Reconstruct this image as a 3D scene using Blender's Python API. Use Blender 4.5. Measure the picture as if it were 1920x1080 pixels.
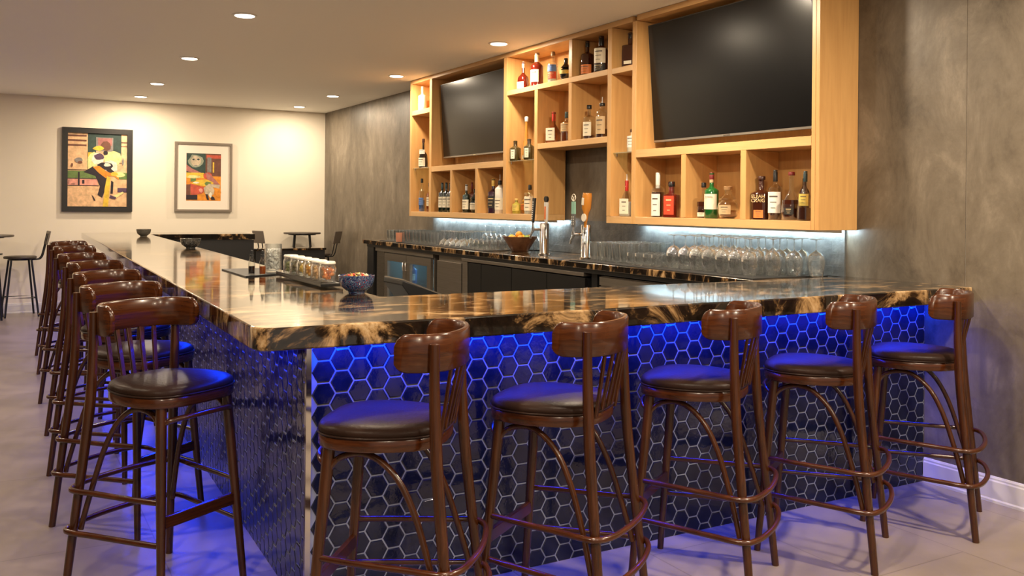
import bpy, bmesh, math, random
from mathutils import Vector, Matrix
random.seed(7)
for o in list(bpy.data.objects): bpy.data.objects.remove(o)
SC = bpy.context.scene
COL = SC.collection
PI = math.pi
# ------------------------------------------------------------------ camera
TH = math.radians(29.6); RHO = 0.0094; CAMH = 1.46
Fv = Vector((math.sin(TH), math.cos(TH), 0)); Rh = Vector((math.cos(TH), -math.sin(TH), 0)); Up = Vector((0, 0, 1))
Rv = math.cos(RHO)*Rh + math.sin(RHO)*Up
Uv = -math.sin(RHO)*Rh + math.cos(RHO)*Up
cam = bpy.data.cameras.new('camera'); co = bpy.data.objects.new('camera', cam); COL.objects.link(co)
M = Matrix.Identity(4)
for i in range(3):
    M[i][0] = Rv[i]; M[i][1] = Uv[i]; M[i][2] = -Fv[i]
M[2][3] = CAMH
co.matrix_world = M
cam.sensor_width = 36; cam.lens = 36*1693/1920; cam.shift_y = -153/1920; cam.clip_start = 0.05
SC.camera = co
# ------------------------------------------------------------------ world, exposure
w = bpy.data.worlds.new('world'); SC.world = w; w.use_nodes = True
w.node_tree.nodes['Background'].inputs[0].default_value = (1.0, 0.86, 0.70, 1)
w.node_tree.nodes['Background'].inputs[1].default_value = 0.5
vs = SC.view_settings
vs.view_transform = 'Standard'; vs.look = 'None'; vs.gamma = 1; vs.exposure = 0.0; vs.use_curve_mapping = False
WARM = (1.0, 0.82, 0.60)
BLUE = (0.0, 0.035, 1.0)
COOL = (0.62, 0.86, 1.0)
SPOT_W = 36
ZC = 2.866; XW = 4.352; YB = 13.5

# ------------------------------------------------------------------ materials
def mat(name, col, rough=0.5, metal=0.0, spec=0.5, coat=0.0, emit=None, estr=0.0, trans=0.0, ior=1.5):
    m = bpy.data.materials.new(name); m.use_nodes = True
    p = m.node_tree.nodes['Principled BSDF']
    p.inputs['Base Color'].default_value = (*col, 1); p.inputs['Roughness'].default_value = rough
    p.inputs['Metallic'].default_value = metal; p.inputs['Specular IOR Level'].default_value = spec
    p.inputs['Coat Weight'].default_value = coat; p.inputs['Coat Roughness'].default_value = 0.06
    p.inputs['Transmission Weight'].default_value = trans; p.inputs['IOR'].default_value = ior
    if emit: p.inputs['Emission Color'].default_value = (*emit, 1); p.inputs['Emission Strength'].default_value = estr
    return m
def nodes(m): return m.node_tree.nodes, m.node_tree.links, m.node_tree.nodes['Principled BSDF']
def ramp(N, stops):
    r = N.new('ShaderNodeValToRGB'); e = r.color_ramp.elements
    e[0].position = stops[0][0]; e[0].color = (*stops[0][1], 1)
    e[1].position = stops[-1][0]; e[1].color = (*stops[-1][1], 1)
    for s in stops[1:-1]:
        k = e.new(s[0]); k.color = (*s[1], 1)
    return r
def noisy(name, stops, scale=(1, 1, 1), nscale=5, detail=6, rough=0.5, coat=0.0, bump=0.0, metal=0.0, dist=0.0, spec=0.5, nrough=0.6, coords='Object', rvar=0.0, bscale=None):
    m = mat(name, (1, 1, 1), rough, metal, spec, coat); N, L, p = nodes(m)
    tc = N.new('ShaderNodeTexCoord'); mp = N.new('ShaderNodeMapping'); mp.inputs['Scale'].default_value = scale
    n = N.new('ShaderNodeTexNoise'); n.inputs['Scale'].default_value = nscale; n.inputs['Detail'].default_value = detail
    n.inputs['Roughness'].default_value = nrough; n.inputs['Distortion'].default_value = dist
    r = ramp(N, stops)
    L.new(tc.outputs[coords], mp.inputs[0]); L.new(mp.outputs[0], n.inputs['Vector']); L.new(n.outputs['Fac'], r.inputs[0]); L.new(r.outputs[0], p.inputs['Base Color'])
    if bump:
        b = N.new('ShaderNodeBump'); b.inputs['Strength'].default_value = bump; b.inputs['Distance'].default_value = 0.01
        if bscale:
            n2 = N.new('ShaderNodeTexNoise'); n2.inputs['Scale'].default_value = bscale; n2.inputs['Detail'].default_value = 4
            L.new(tc.outputs[coords], n2.inputs['Vector']); L.new(n2.outputs['Fac'], b.inputs['Height'])
        else: L.new(n.outputs['Fac'], b.inputs['Height'])
        L.new(b.outputs[0], p.inputs['Normal'])
    if rvar:
        mr = N.new('ShaderNodeMapRange'); mr.inputs['To Min'].default_value = rough-rvar; mr.inputs['To Max'].default_value = rough+rvar
        L.new(n.outputs['Fac'], mr.inputs['Value']); L.new(mr.outputs[0], p.inputs['Roughness'])
    return m
def glassy(name, tint=(0.96, 0.98, 0.98), blend=0.25, rough=0.02, gcol=(1, 1, 1), light_mix=0.0):
    m = bpy.data.materials.new(name); m.use_nodes = True
    N = m.node_tree.nodes; L = m.node_tree.links; N.clear()
    o = N.new('ShaderNodeOutputMaterial'); mx = N.new('ShaderNodeMixShader'); t = N.new('ShaderNodeBsdfTransparent'); g = N.new('ShaderNodeBsdfGlossy')
    lw = N.new('ShaderNodeLayerWeight'); lw.inputs['Blend'].default_value = blend
    t.inputs[0].default_value = (*tint, 1); g.inputs[0].default_value = (*gcol, 1); g.inputs['Roughness'].default_value = rough
    mr = N.new('ShaderNodeMapRange'); mr.inputs['To Min'].default_value = 0.05; mr.inputs['To Max'].default_value = 0.95
    L.new(lw.outputs['Facing'], mr.inputs['Value'])
    L.new(mr.outputs[0], mx.inputs[0]); L.new(t.outputs[0], mx.inputs[1]); L.new(g.outputs[0], mx.inputs[2])
    if light_mix:  # pale diffuse share mixed in to stand for light caught by the glass
        d = N.new('ShaderNodeBsdfTranslucent'); d2 = N.new('ShaderNodeBsdfDiffuse'); m2 = N.new('ShaderNodeMixShader'); m2.inputs[0].default_value = .5
        L.new(d.outputs[0], m2.inputs[1]); L.new(d2.outputs[0], m2.inputs[2])
        m3 = N.new('ShaderNodeMixShader'); m3.inputs[0].default_value = light_mix
        L.new(mx.outputs[0], m3.inputs[1]); L.new(m2.outputs[0], m3.inputs[2]); L.new(m3.outputs[0], o.inputs[0])
    else: L.new(mx.outputs[0], o.inputs[0])
    return m

M_ceil = mat('ceiling_paint', (0.93, 0.92, 0.88), 0.7)
M_cream = noisy('cream_wall_paint', [(0.3, (0.83, 0.75, 0.62)), (0.7, (0.86, 0.78, 0.65))], nscale=1.5, rough=0.7)
def plaster():
    m = noisy('grey_plaster', [(0.30, (0.060, 0.046, 0.032)), (0.46, (0.125, 0.100, 0.072)), (0.56, (0.155, 0.127, 0.094)), (0.70, (0.24, 0.20, 0.152))], scale=(1, 1.5, 0.8), nscale=2.4, detail=10, rough=0.42, bump=0.25, nrough=0.72, dist=0.4, bscale=9)
    return m
M_plaster = plaster()
M_trim = mat('white_trim_paint', (0.66, 0.63, 0.58), 0.35)
def floor_mat():
    m = noisy('floor_tile', [(0.3, (0.185, 0.148, 0.118)), (0.7, (0.285, 0.230, 0.185))], nscale=2.2, detail=8, rough=0.33, rvar=0.08)
    N, L, p = nodes(m)
    tc = N.new('ShaderNodeTexCoord'); mp = N.new('ShaderNodeMapping'); mp.inputs['Rotation'].default_value = (0, 0, PI/2)
    b = N.new('ShaderNodeTexBrick'); b.inputs['Scale'].default_value = 1.0; b.inputs['Brick Width'].default_value = 1.2; b.inputs['Row Height'].default_value = 0.6
    b.inputs['Mortar Size'].default_value = 0.003; b.inputs['Mortar Smooth'].default_value = 0.3; b.offset = 0.5
    b.inputs['Color1'].default_value = (1, 1, 1, 1); b.inputs['Color2'].default_value = (0.92, 0.92, 0.92, 1); b.inputs['Mortar'].default_value = (0.62, 0.6, 0.58, 1)
    L.new(tc.outputs['Object'], mp.inputs[0]); L.new(mp.outputs[0], b.inputs['Vector'])
    old = p.inputs['Base Color'].links[0].from_socket
    mx = N.new('ShaderNodeMix'); mx.data_type = 'RGBA'; mx.blend_type = 'MULTIPLY'; mx.inputs['Factor'].default_value = 1
    L.new(old, mx.inputs['A']); L.new(b.outputs['Color'], mx.inputs['B']); L.new(mx.outputs['Result'], p.inputs['Base Color'])
    return m
M_floor = floor_mat()
def stone(name, rot=0.0, rough=0.07):
    m = mat(name, (1, 1, 1), rough, 0, 0.5); N, L, p = nodes(m)
    p.inputs['IOR'].default_value = 1.6; p.inputs['Coat Weight'].default_value = 0.35; p.inputs['Coat IOR'].default_value = 1.65; p.inputs['Coat Roughness'].default_value = 0.03
    tc = N.new('ShaderNodeTexCoord'); mp = N.new('ShaderNodeMapping'); mp.inputs['Rotation'].default_value = (0, 0, rot); mp.inputs['Scale'].default_value = (1.6, 3.2, 1.4)
    n = N.new('ShaderNodeTexNoise'); n.inputs['Scale'].default_value = 2.4; n.inputs['Detail'].default_value = 9; n.inputs['Roughness'].default_value = 0.68; n.inputs['Distortion'].default_value = 1.1
    r = ramp(N, [(0.40, (0.005, 0.004, 0.003)), (0.50, (0.014, 0.009, 0.006)), (0.535, (0.09, 0.05, 0.022)), (0.59, (0.36, 0.22, 0.10)), (0.69, (0.60, 0.44, 0.26))])
    L.new(tc.outputs['Object'], mp.inputs[0]); L.new(mp.outputs[0], n.inputs['Vector']); L.new(n.outputs['Fac'], r.inputs[0]); L.new(r.outputs[0], p.inputs['Base Color'])
    n2 = N.new('ShaderNodeTexNoise'); n2.inputs['Scale'].default_value = 30; n2.inputs['Detail'].default_value = 3
    L.new(mp.outputs[0], n2.inputs['Vector'])
    b = N.new('ShaderNodeBump'); b.inputs['Strength'].default_value = 0.05; b.inputs['Distance'].default_value = 0.004
    L.new(n2.outputs['Fac'], b.inputs['Height']); L.new(b.outputs[0], p.inputs['Normal'])
    return m
M_stone = stone('black_gold_granite')
M_stone2 = stone('black_gold_granite_backbar', PI/2, 0.12)
M_tile = noisy('black_glazed_tile', [(0.3, (0.004, 0.006, 0.014)), (0.7, (0.012, 0.014, 0.032))], nscale=9, rough=0.09, coat=0.0, bump=0.12, bscale=22)
M_grout = mat('pale_grout', (0.21, 0.23, 0.32), 0.75)
M_chrome = mat('polished_steel', (0.72, 0.70, 0.68), 0.12, 1.0)
M_steel = noisy('brushed_steel', [(0.3, (0.20, 0.175, 0.145)), (0.7, (0.28, 0.245, 0.205))], scale=(1, 0.5, 40), nscale=6, rough=0.40, metal=0.8)
M_black = mat('black_laminate', (0.012, 0.012, 0.013), 0.4)
M_blackmetal = mat('black_metal', (0.015, 0.015, 0.016), 0.35, 0.3)
M_rubber = mat('black_rubber', (0.01, 0.011, 0.012), 0.6)
M_wood = noisy('dark_cherry_wood', [(0.3, (0.032, 0.0075, 0.0016)), (0.55, (0.058, 0.0145, 0.0030)), (0.75, (0.085, 0.024, 0.0055))], scale=(1.2, 5, 40), nscale=3, detail=3, rough=0.22, coat=0.12, dist=0.3)
M_woodv = noisy('dark_cherry_wood_upright', [(0.3, (0.030, 0.0078, 0.0018)), (0.55, (0.050, 0.0135, 0.0030)), (0.75, (0.074, 0.022, 0.0055))], scale=(30, 30, 2), nscale=3, detail=3, rough=0.24, coat=0.12, dist=0.3)
M_leather = noisy('dark_brown_leather', [(0.3, (0.014, 0.007, 0.005)), (0.7, (0.026, 0.013, 0.009))], nscale=6, rough=0.38, spec=0.08, bump=0.1, bscale=90)
M_maple = noisy('maple_veneer', [(0.3, (0.58, 0.315, 0.11)), (0.7, (0.68, 0.39, 0.145))], scale=(14, 14, 1.2), nscale=2.2, detail=6, rough=0.38, dist=0.3)
M_maplel = noisy('maple_edge', [(0.3, (0.62, 0.36, 0.145)), (0.7, (0.72, 0.44, 0.19))], scale=(14, 1.2, 14), nscale=2.2, detail=6, rough=0.38, dist=0.3)
M_tv = mat('tv_glass', (0.002, 0.002, 0.0025), 0.21, 0, 0.42)
M_tvb = mat('tv_bezel', (0.05, 0.05, 0.052), 0.3, 0.6)
M_glass = glassy('clear_glass', (0.975, 0.99, 0.99), 0.34, light_mix=0.025)
M_bglass = glassy('clear_bottle_glass', (0.93, 0.95, 0.93), 0.22)
M_shelfglass = glassy('shelf_glass', (0.80, 0.90, 0.86), 0.3)
M_emit = mat('lamp_diffuser', (1, 1, 1), 0.5, emit=(1.0, 0.86, 0.66), estr=9)
M_white = mat('white_plastic', (0.8, 0.78, 0.74), 0.4)
M_cool_e = mat('cool_led', (1, 1, 1), 0.5, emit=COOL, estr=10)
M_blue_e = mat('blue_led', (0.2, 0.3, 1), 0.5, emit=BLUE, estr=18)

# ------------------------------------------------------------------ mesh builder
def sgn(v): return -1 if v < 0 else 1
class MB:
    def __init__(s): s.v = []; s.f = []; s.sm = []; s.mi = []
    def add(s, vs, fs, smooth=False, mi=0, T=None):
        b = len(s.v)
        for p in vs:
            p = Vector(p)
            s.v.append(T @ p if T else p)
        for f in fs: s.f.append([b+i for i in f]); s.sm.append(smooth); s.mi.append(mi)
        return s
    def box(s, a, b, mi=0, T=None):
        x0, y0, z0 = a; x1, y1, z1 = b
        V = [(x0, y0, z0), (x1, y0, z0), (x1, y1, z0), (x0, y1, z0), (x0, y0, z1), (x1, y0, z1), (x1, y1, z1), (x0, y1, z1)]
        return s.add(V, [(0, 3, 2, 1), (4, 5, 6, 7), (0, 1, 5, 4), (1, 2, 6, 5), (2, 3, 7, 6), (3, 0, 4, 7)], False, mi, T)
    def prism(s, pts, z0, z1, mi=0, T=None, smooth=False):
        n = len(pts); V = [(p[0], p[1], z0) for p in pts]+[(p[0], p[1], z1) for p in pts]
        s.add(V, [tuple(range(n-1, -1, -1)), tuple(range(n, 2*n))], False, mi, T)
        b = len(s.v)-2*n
        for i in range(n):
            j = (i+1) % n; s.f.append([b+i, b+j, b+n+j, b+n+i]); s.sm.append(smooth); s.mi.append(mi)
        return s
    def lathe(s, prof, n=20, c=(0, 0, 0), sq=2.0, mi=0, T=None, smooth=True, rot=0.0):
        V = []; F = []
        for (r, z) in prof:
            for k in range(n):
                a = 2*PI*k/n
                q = 1.0 if sq == 2.0 else 1/((abs(math.cos(a))**sq+abs(math.sin(a))**sq)**(1/sq))
                V.append((c[0]+r*q*math.cos(a+rot), c[1]+r*q*math.sin(a+rot), c[2]+z))
        for i in range(len(prof)-1):
            for k in range(n):
                l = (k+1) % n; F.append((i*n+k, i*n+l, (i+1)*n+l, (i+1)*n+k))
        s.add(V, F, smooth, mi, T)
        b = len(s.v)-len(V)
        if prof[0][0] > 1e-5: s.f.append([b+k for k in range(n-1, -1, -1)]); s.sm.append(False); s.mi.append(mi)
        if prof[-1][0] > 1e-5: s.f.append([b+(len(prof)-1)*n+k for k in range(n)]); s.sm.append(False); s.mi.append(mi)
        return s
    def tube(s, pts, r, n=10, mi=0, closed=False, T=None, cap=True, flat=None):
        P = [Vector(p) for p in pts]; m = len(P)
        R = r if isinstance(r, (list, tuple)) else [r]*m
        V = []; F = []; prev = None
        for i in range(m):
            if closed: t = P[(i+1) % m]-P[(i-1) % m]
            else: t = P[min(i+1, m-1)]-P[max(i-1, 0)]
            t.normalize()
            if prev is None:
                a = Vector((0, 0, 1)) if abs(t.z) < 0.9 else Vector((0, 1, 0))
                u = a.cross(t).normalized()
            else: u = (prev-t*prev.dot(t)).normalized()
            prev = u; v = t.cross(u)
            for k in range(n):
                a = 2*PI*k/n; V.append(P[i]+R[i]*(math.cos(a)*u+math.sin(a)*v*(flat or 1)))
        for i in range(m if closed else m-1):
            j = (i+1) % m
            for k in range(n):
                l = (k+1) % n; F.append((i*n+k, i*n+l, j*n+l, j*n+k))
        s.add(V, F, True, mi, T)
        if cap and not closed:
            b = len(s.v)-len(V)
            s.f.append([b+k for k in range(n-1, -1, -1)]); s.sm.append(False); s.mi.append(mi)
            s.f.append([b+(m-1)*n+k for k in range(n)]); s.sm.append(False); s.mi.append(mi)
        return s
    def build(s, name, m, parent=None, bevel=0.0, bseg=2, loc=None):
        me = bpy.data.meshes.new(name); me.from_pydata([tuple(p) for p in s.v], [], s.f)
        for x in (m if isinstance(m, (list, tuple)) else [m]): me.materials.append(x)
        for i, p in enumerate(me.polygons): p.use_smooth = s.sm[i]; p.material_index = s.mi[i]
        bm = bmesh.new(); bm.from_mesh(me); bmesh.ops.recalc_face_normals(bm, faces=bm.faces); bm.to_mesh(me); bm.free()
        if any(s.sm): me.set_sharp_from_angle(angle=math.radians(50))
        o = bpy.data.objects.new(name, me); COL.objects.link(o)
        if parent: o.parent = parent
        if loc: o.location = loc
        if bevel:
            b = o.modifiers.new('bevel', 'BEVEL'); b.width = bevel; b.segments = bseg; b.limit_method = 'ANGLE'; b.angle_limit = math.radians(40)
        return o
def spline(pts, sub=6, closed=False):
    P = [Vector(p) for p in pts]; n = len(P); out = []
    rng = range(n) if closed else range(n-1)
    for i in rng:
        if closed: a, b, c, d = P[(i-1) % n], P[i], P[(i+1) % n], P[(i+2) % n]
        else: a, b, c, d = P[max(i-1, 0)], P[i], P[i+1], P[min(i+2, n-1)]
        for k in range(sub):
            t = k/sub
            out.append(0.5*((2*b)+(c-a)*t+(2*a-5*b+4*c-d)*t*t+(3*b-a-3*c+d)*t**3))
    if not closed: out.append(P[-1])
    return out
def tag(o, label=None, cat=None, group=None, kind=None):
    if label: o['label'] = label
    if cat: o['category'] = cat
    if group: o['group'] = group
    if kind: o['kind'] = kind
    return o
def thing(name, label, cat, loc=(0, 0, 0), rz=0, group=None):
    o = bpy.data.objects.new(name, None); COL.objects.link(o); o.empty_display_size = 0.1
    o.location = loc; o.rotation_euler = (0, 0, rz)
    return tag(o, label, cat, group)
KIDS = {}
def kids(o): return [c for c in COL.objects if c.parent == o]
def dup(o, loc, rz=0, label=None, group=None, sub=None):
    def cp(src, par):
        c = src.copy(); COL.objects.link(c)
        if par: c.parent = par
        for ch in kmap.get(src.name, []): cp(ch, c)
        return c
    if o.name not in KIDS:
        kmap = {}
        for x in COL.objects:
            if x.parent: kmap.setdefault(x.parent.name, []).append(x)
        KIDS[o.name] = kmap
    kmap = KIDS[o.name]
    r = cp(o, None); r.location = loc; r.rotation_euler = (0, 0, rz)
    if label: r['label'] = label
    if group: r['group'] = group
    return r
def struct(o): o['kind'] = 'structure'; return o

# ------------------------------------------------------------------ room shell
XL, YF = -4.0, -3.0
struct(MB().box((XL-.1, YF-.1, -.1), (XW+.1, YB+.1, 0)).build('floor', M_floor))
struct(MB().box((XL-.1, YF-.1, ZC), (XW+.1, YB+.1, ZC+.1)).build('ceiling', M_ceil))
struct(MB().box((XL-.1, YB, 0), (XW+.1, YB+.1, ZC)).build('wall_back', M_cream))
wr = MB()
ys = [YF, 2.902, YB]
for a, b in ((YF, 2.9025), (2.9065, YB)): wr.box((XW, a, 0), (XW+.1, b, ZC))
wr.box((XW+.004, 2.90, 0), (XW+.1, 2.91, ZC), mi=1)
struct(wr.build('wall_right', [M_plaster, M_trim]))
def baseboard(name, a, b, nrm):
    # profile swept from a to b, nrm = unit vector into the room
    prof = [(0, 0), (0.016, 0), (0.016, 0.012), (0.012, 0.02), (0.012, 0.105), (0.009, 0.112), (0.009, 0.12), (0.005, 0.13), (0, 0.13)]
    A = Vector(a); B = Vector(b); n = Vector(nrm)
    V = [A+n*p[0]+Vector((0, 0, p[1])) for p in prof]+[B+n*p[0]+Vector((0, 0, p[1])) for p in prof]
    k = len(prof)
    F = [(i, (i+1) % k, k+(i+1) % k, k+i) for i in range(k)]+[tuple(range(k)), tuple(range(2*k-1, k-1, -1))]
    return struct(MB().add(V, F).build(name, M_trim))
baseboard('baseboard_right', (XW, YF, 0), (XW, 3.13, 0), (-1, 0, 0))
baseboard('baseboard_back', (XL, YB, 0), (XW, YB, 0), (0, -1, 0))

M_left = mat('dim_grey_paint', (0.07, 0.068, 0.065), 0.7)
struct(MB().box((XL-.1, YF-.1, 0), (XL, YB, ZC)).build('wall_left', M_left))
# ------------------------------------------------------------------ ceiling downlights
def spot(par, loc, power, ang=125, blend=0.9):
    l = bpy.data.lights.new('downlight_beam', 'AREA'); l.shape = 'DISK'; l.size = 0.13; l.energy = power; l.color = WARM
    o = bpy.data.objects.new('downlight_beam', l); COL.objects.link(o); o.parent = par; o.location = loc
    return o
DL = []
def LM(X, Y):
    if X > 2.5 and 4 < Y < 5: return 1.7
    if X > 3 and Y < 4: return 2.4
    if X > 3: return 0.78
    if X < -2: return 1.6
    if Y < 3: return 1.6
    return 0.9
Lrow = [('left', 1.58), ('right', 3.74)]
yv = [(6.84, 'nearest the camera'), (9.15, 'second from the camera'), (11.3, 'third from the camera'), (12.8, 'closest to the cream wall')]
for side, X in Lrow:
    for k, (Y, txt) in enumerate(yv):
        DL.append((X+(0.012*k if side == 'left' else 0), Y, 'round white recessed ceiling downlight in the %s row, %s' % (side, txt), SPOT_W))
for X, Y in ((1.58, 4.5), (3.25, 4.4), (1.58, 2.1), (3.5, 1.7), (1.58, -.4), (3.6, -1.0), (-.6, 4.5), (-.6, 7.6), (-.6, 1.6), (-.6, -1.2), (-2.75, 12.6), (-2.75, 8.0)):  # far-left lamp by the cream wall is added to brighten the television reflections
    DL.append((X, Y, 'round white recessed ceiling downlight outside the picture above x %.1f y %.1f' % (X, Y), SPOT_W))
names = {(-2.75, 12.6): 'added to light the left of the cream wall', (-2.75, 8.0): 'left side of the room', (-.6, 4.5): 'left aisle, level with the stools', (-.6, 7.6): 'left aisle, level with the far stools', (-.6, 1.6): 'left aisle, beside the camera', (-.6, -1.2): 'left aisle, behind the camera', (1.58, 4.5): 'over the bar counter corner', (3.25, 4.4): 'over the right end of the bartender aisle', (1.58, 2.1): 'over the floor before the bar corner', (3.5, 1.7): 'over the floor behind the right stools', (1.58, -.4): 'just behind the camera', (3.6, -1.0): 'behind the camera near the grey wall'}
for (X, Y, lab, P) in DL:
    if (X, Y) in names: lab = 'ceiling downlight out of view, ' + names[(X, Y)]
    t = thing('recessed_downlight', lab, 'ceiling light', (X, Y, ZC), 0, 'recessed ceiling downlights')
    MB().lathe([(0.072, -0.0005), (0.092, -0.0005), (0.092, -0.004), (0.078, -0.008), (0.072, -0.006)], 32).build('trim_ring', M_white, t)
    MB().lathe([(0.0001, -0.0095), (0.068, -0.0095), (0.0715, -0.0075), (0.0715, -0.0015), (0.0001, -0.0015)], 32).build('diffuser', M_emit, t)
    spot(t, (0, 0, -0.012), P*LM(X, Y))

# ------------------------------------------------------------------ bar
ZT = 1.067; ZB = 0.992
xo = lambda y: 0.64+0.0225*y
xi = lambda y: 1.335+0.0265*y
xb = lambda y: 0.885+0.0225*y
YT = 2.86; YBASE = 3.135; YI = 3.65
def rounded(pts, idx, r, seg=6):
    out = []
    n = len(pts)
    for i, p in enumerate(pts):
        if i in idx:
            p = Vector(p); a = (Vector(pts[i-1])-p).normalized(); b = (Vector(pts[(i+1) % n])-p).normalized()
            s0 = p+a*r; s1 = p+b*r
            for k in range(seg+1):
                t = k/seg; out.append(tuple((1-t)**2*s0+2*t*(1-t)*p+t*t*s1))
        else: out.append(tuple(p))
    return out
top = [(xo(YT), YT), (XW-.003, YT), (XW-.003, YI), (xi(YI), YI), (xi(12.07), 12.07), (2.95, 12.07), (2.95, 12.92), (xo(12.92), 12.92)]
top = rounded(top, {0}, 0.085)
bt = MB().prism(top, ZB, ZT).build('bar_countertop', M_stone, bevel=0.006, bseg=3)
tag(bt, 'U-shaped polished black and gold granite bar countertop with thick edge', 'countertop')
bb = thing('bar_counter', 'bar front clad in black hexagonal tiles with pale grout under the granite', 'bar counter', (xb(YBASE), YBASE, 0))
def W(p): return (p[0]-xb(YBASE), p[1]-YBASE)
BT = 0.986
body = [(xb(YBASE)+.008, YBASE+.006), (XW-.004, YBASE+.006), (XW-.004, 3.56), (1.37, 3.56), (xi(12.09)-.03, 12.09), (2.94, 12.09), (2.94, 12.6), (xb(12.6)+.008, 12.6)]
MB().prism([W(p) for p in body], 0.0, BT).build('carcass', M_black, bb)
def clip(poly, L, H):
    def cut(P, ins, inter):
        o = []
        for i in range(len(P)):
            a, b = P[i-1], P[i]
            if ins(b):
                if not ins(a): o.append(inter(a, b))
                o.append(b)
            elif ins(a): o.append(inter(a, b))
        return o
    def ix(x): return lambda a, b: (x, a[1]+(b[1]-a[1])*(x-a[0])/(b[0]-a[0]))
    def iy(y): return lambda a, b: (a[0]+(b[0]-a[0])*(y-a[1])/(b[1]-a[1]), y)
    for ins, it in ((lambda p: p[0] >= 0, ix(0)), (lambda p: p[0] <= L, ix(L)), (lambda p: p[1] >= 0, iy(0)), (lambda p: p[1] <= H, iy(H))):
        poly = cut(poly, ins, it)
        if len(poly) < 3: return None
    return poly
def hexface(o, e, nrm, L, H, seed, off=0.0):
    rnd = random.Random(seed)
    o = Vector(o); e = Vector(e); n = Vector(nrm); m = MB()
    P = 0.0795; R = P/math.sqrt(3); r = R-0.0033
    c = 0; x = off
    while x < L+R:
        y = (0.5*P if c % 2 else 0.0)-0.012
        while y < H+P:
            hx = [(x+r*math.cos(PI/3*k), y+r*math.sin(PI/3*k)) for k in range(6)]
            q = clip(hx, L, H)
            if q:
                cx = sum(p[0] for p in q)/len(q); cy = sum(p[1] for p in q)/len(q)
                tx, ty = rnd.uniform(-.012, .012), rnd.uniform(-.012, .012)
                k = len(q); s = 0.90
                inn = [(cx+(p[0]-cx)*s, cy+(p[1]-cy)*s) for p in q]
                def pt(p, d): return o+e*p[0]+Vector((0, 0, p[1]))+n*d
                V = [pt(p, 0.0) for p in q]+[pt(p, 0.0010) for p in q]+[pt(p, 0.0022+(p[0]-cx)*tx+(p[1]-cy)*ty) for p in inn]
                F = [(i, (i+1) % k, k+(i+1) % k, k+i) for i in range(k)]+[(k+i, k+(i+1) % k, 2*k+(i+1) % k, 2*k+i) for i in range(k)]+[tuple(range(2*k, 3*k))]
                m.add(V, F)
            y += P
        x += 1.5*R; c += 1
    return m
o0 = (0.012, 0.0, 0)
hexface((0.012, 0, 0), (1, 0, 0), (0, -1, 0), XW-.006-xb(YBASE)-.012, BT, 1, 0.045).build('front_tiles', M_tile, bb)
MB().box((0.010, 0.0, 0), (XW-.004-xb(YBASE), 0.006, BT)).build('front_grout', M_grout, bb)
eL = Vector((0.0225, 1, 0)).normalized(); nL = Vector((-eL.y, eL.x, 0)); LL = (12.6-YBASE)/eL.y
hexface(Vector((0, 0.012, 0)), eL, nL, LL-.012, BT, 2, 0.02).build('side_tiles', M_tile, bb)
g0 = Vector((0, 0.008, 0)); gm = MB()
a0 = g0; a1 = g0+eL*(LL-.01); a2 = a1-nL*.006; a3 = g0-nL*.006
gm.prism([(p.x, p.y) for p in (a0, a1, a2, a3)], 0, BT).build('side_grout', M_grout, bb)
tag(MB().prism([(-.007, -.007), (.012, -.007), (.012, .003), (.003, .012), (-.007, .012)], 0, BT).build('corner_trim', M_chrome, bb), 'brushed metal corner strip')
# lower service counter at the far arm
sc = thing('service_counter', 'low black service counter at the right end of the far bar arm', 'counter', (3.44, 12.22, 0))
MB().box((-.47, -.13, 0), (.47, .13, .835)).build('cabinet', M_black, sc)
MB().box((-.485, -.145, .837), (.485, .145, .865)).build('worktop', M_stone, sc, bevel=.003)
# LED strips under the overhang (real strip plus its light)
def area(par, loc, sx, sy, power, col, rot=(0, 0, 0), spread=180):
    l = bpy.data.lights.new('led_glow', 'AREA'); l.shape = 'RECTANGLE'; l.size = sx; l.size_y = sy; l.energy = power; l.color = col; l.spread = math.radians(spread)
    o = bpy.data.objects.new('led_glow', l); COL.objects.link(o); o.parent = par; o.location = loc; o.rotation_euler = rot
    return o
sx0 = xb(YBASE)-.02
L1 = XW-.02-sx0
t = thing('led_strip_light', 'blue LED strip under the front overhang of the bar', 'light strip', (sx0+L1/2, 3.075, ZB))
MB().box((-L1/2, -.012, -.012), (L1/2, .012, -.0005)).build('channel', M_white, t)
MB().box((-L1/2, -.008, -.015), (L1/2, .008, -.0125)).build('diffuser', M_blue_e, t)
BLUE_F = 42
area(t, (0, 0, -.018), L1, .016, BLUE_F, BLUE, (math.radians(13), 0, 0), 170)
t = thing('led_strip_light', 'blue LED strip under the side overhang of the bar', 'light strip', (xb(7.8)-.08, 7.8, ZB), -0.0225)
MB().box((-.012, -4.5, -.012), (.012, 4.5, -.0005)).build('channel', M_white, t)
MB().box((-.008, -4.5, -.015), (.008, 4.5, -.0125)).build('diffuser', M_blue_e, t)
area(t, (0, 0, -.018), .016, 9.0, BLUE_F*2.2, BLUE, (0, 0, 0), 165)

# ------------------------------------------------------------------ back bar counter and appliances
bk = thing('backbar_countertop', 'long black and gold granite back counter along the grey wall', 'countertop', (4.0, 6.8, 0))
MB().box((-.335, -3.143, 1.016), (.350, 3.15, 1.061)).build('stone_top', M_stone2, bk, bevel=.004)
MB().box((-.30, -3.10, .984), (.33, 3.10, 1.014)).build('apron', M_black, bk)
t = thing('end_panel', 'black end panel closing the far end of the back counter', 'panel', (4.0, 9.81, 0))
MB().box((-.29, -.10, 0), (.345, .10, .983)).build('panel_board', M_black, t)
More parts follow.
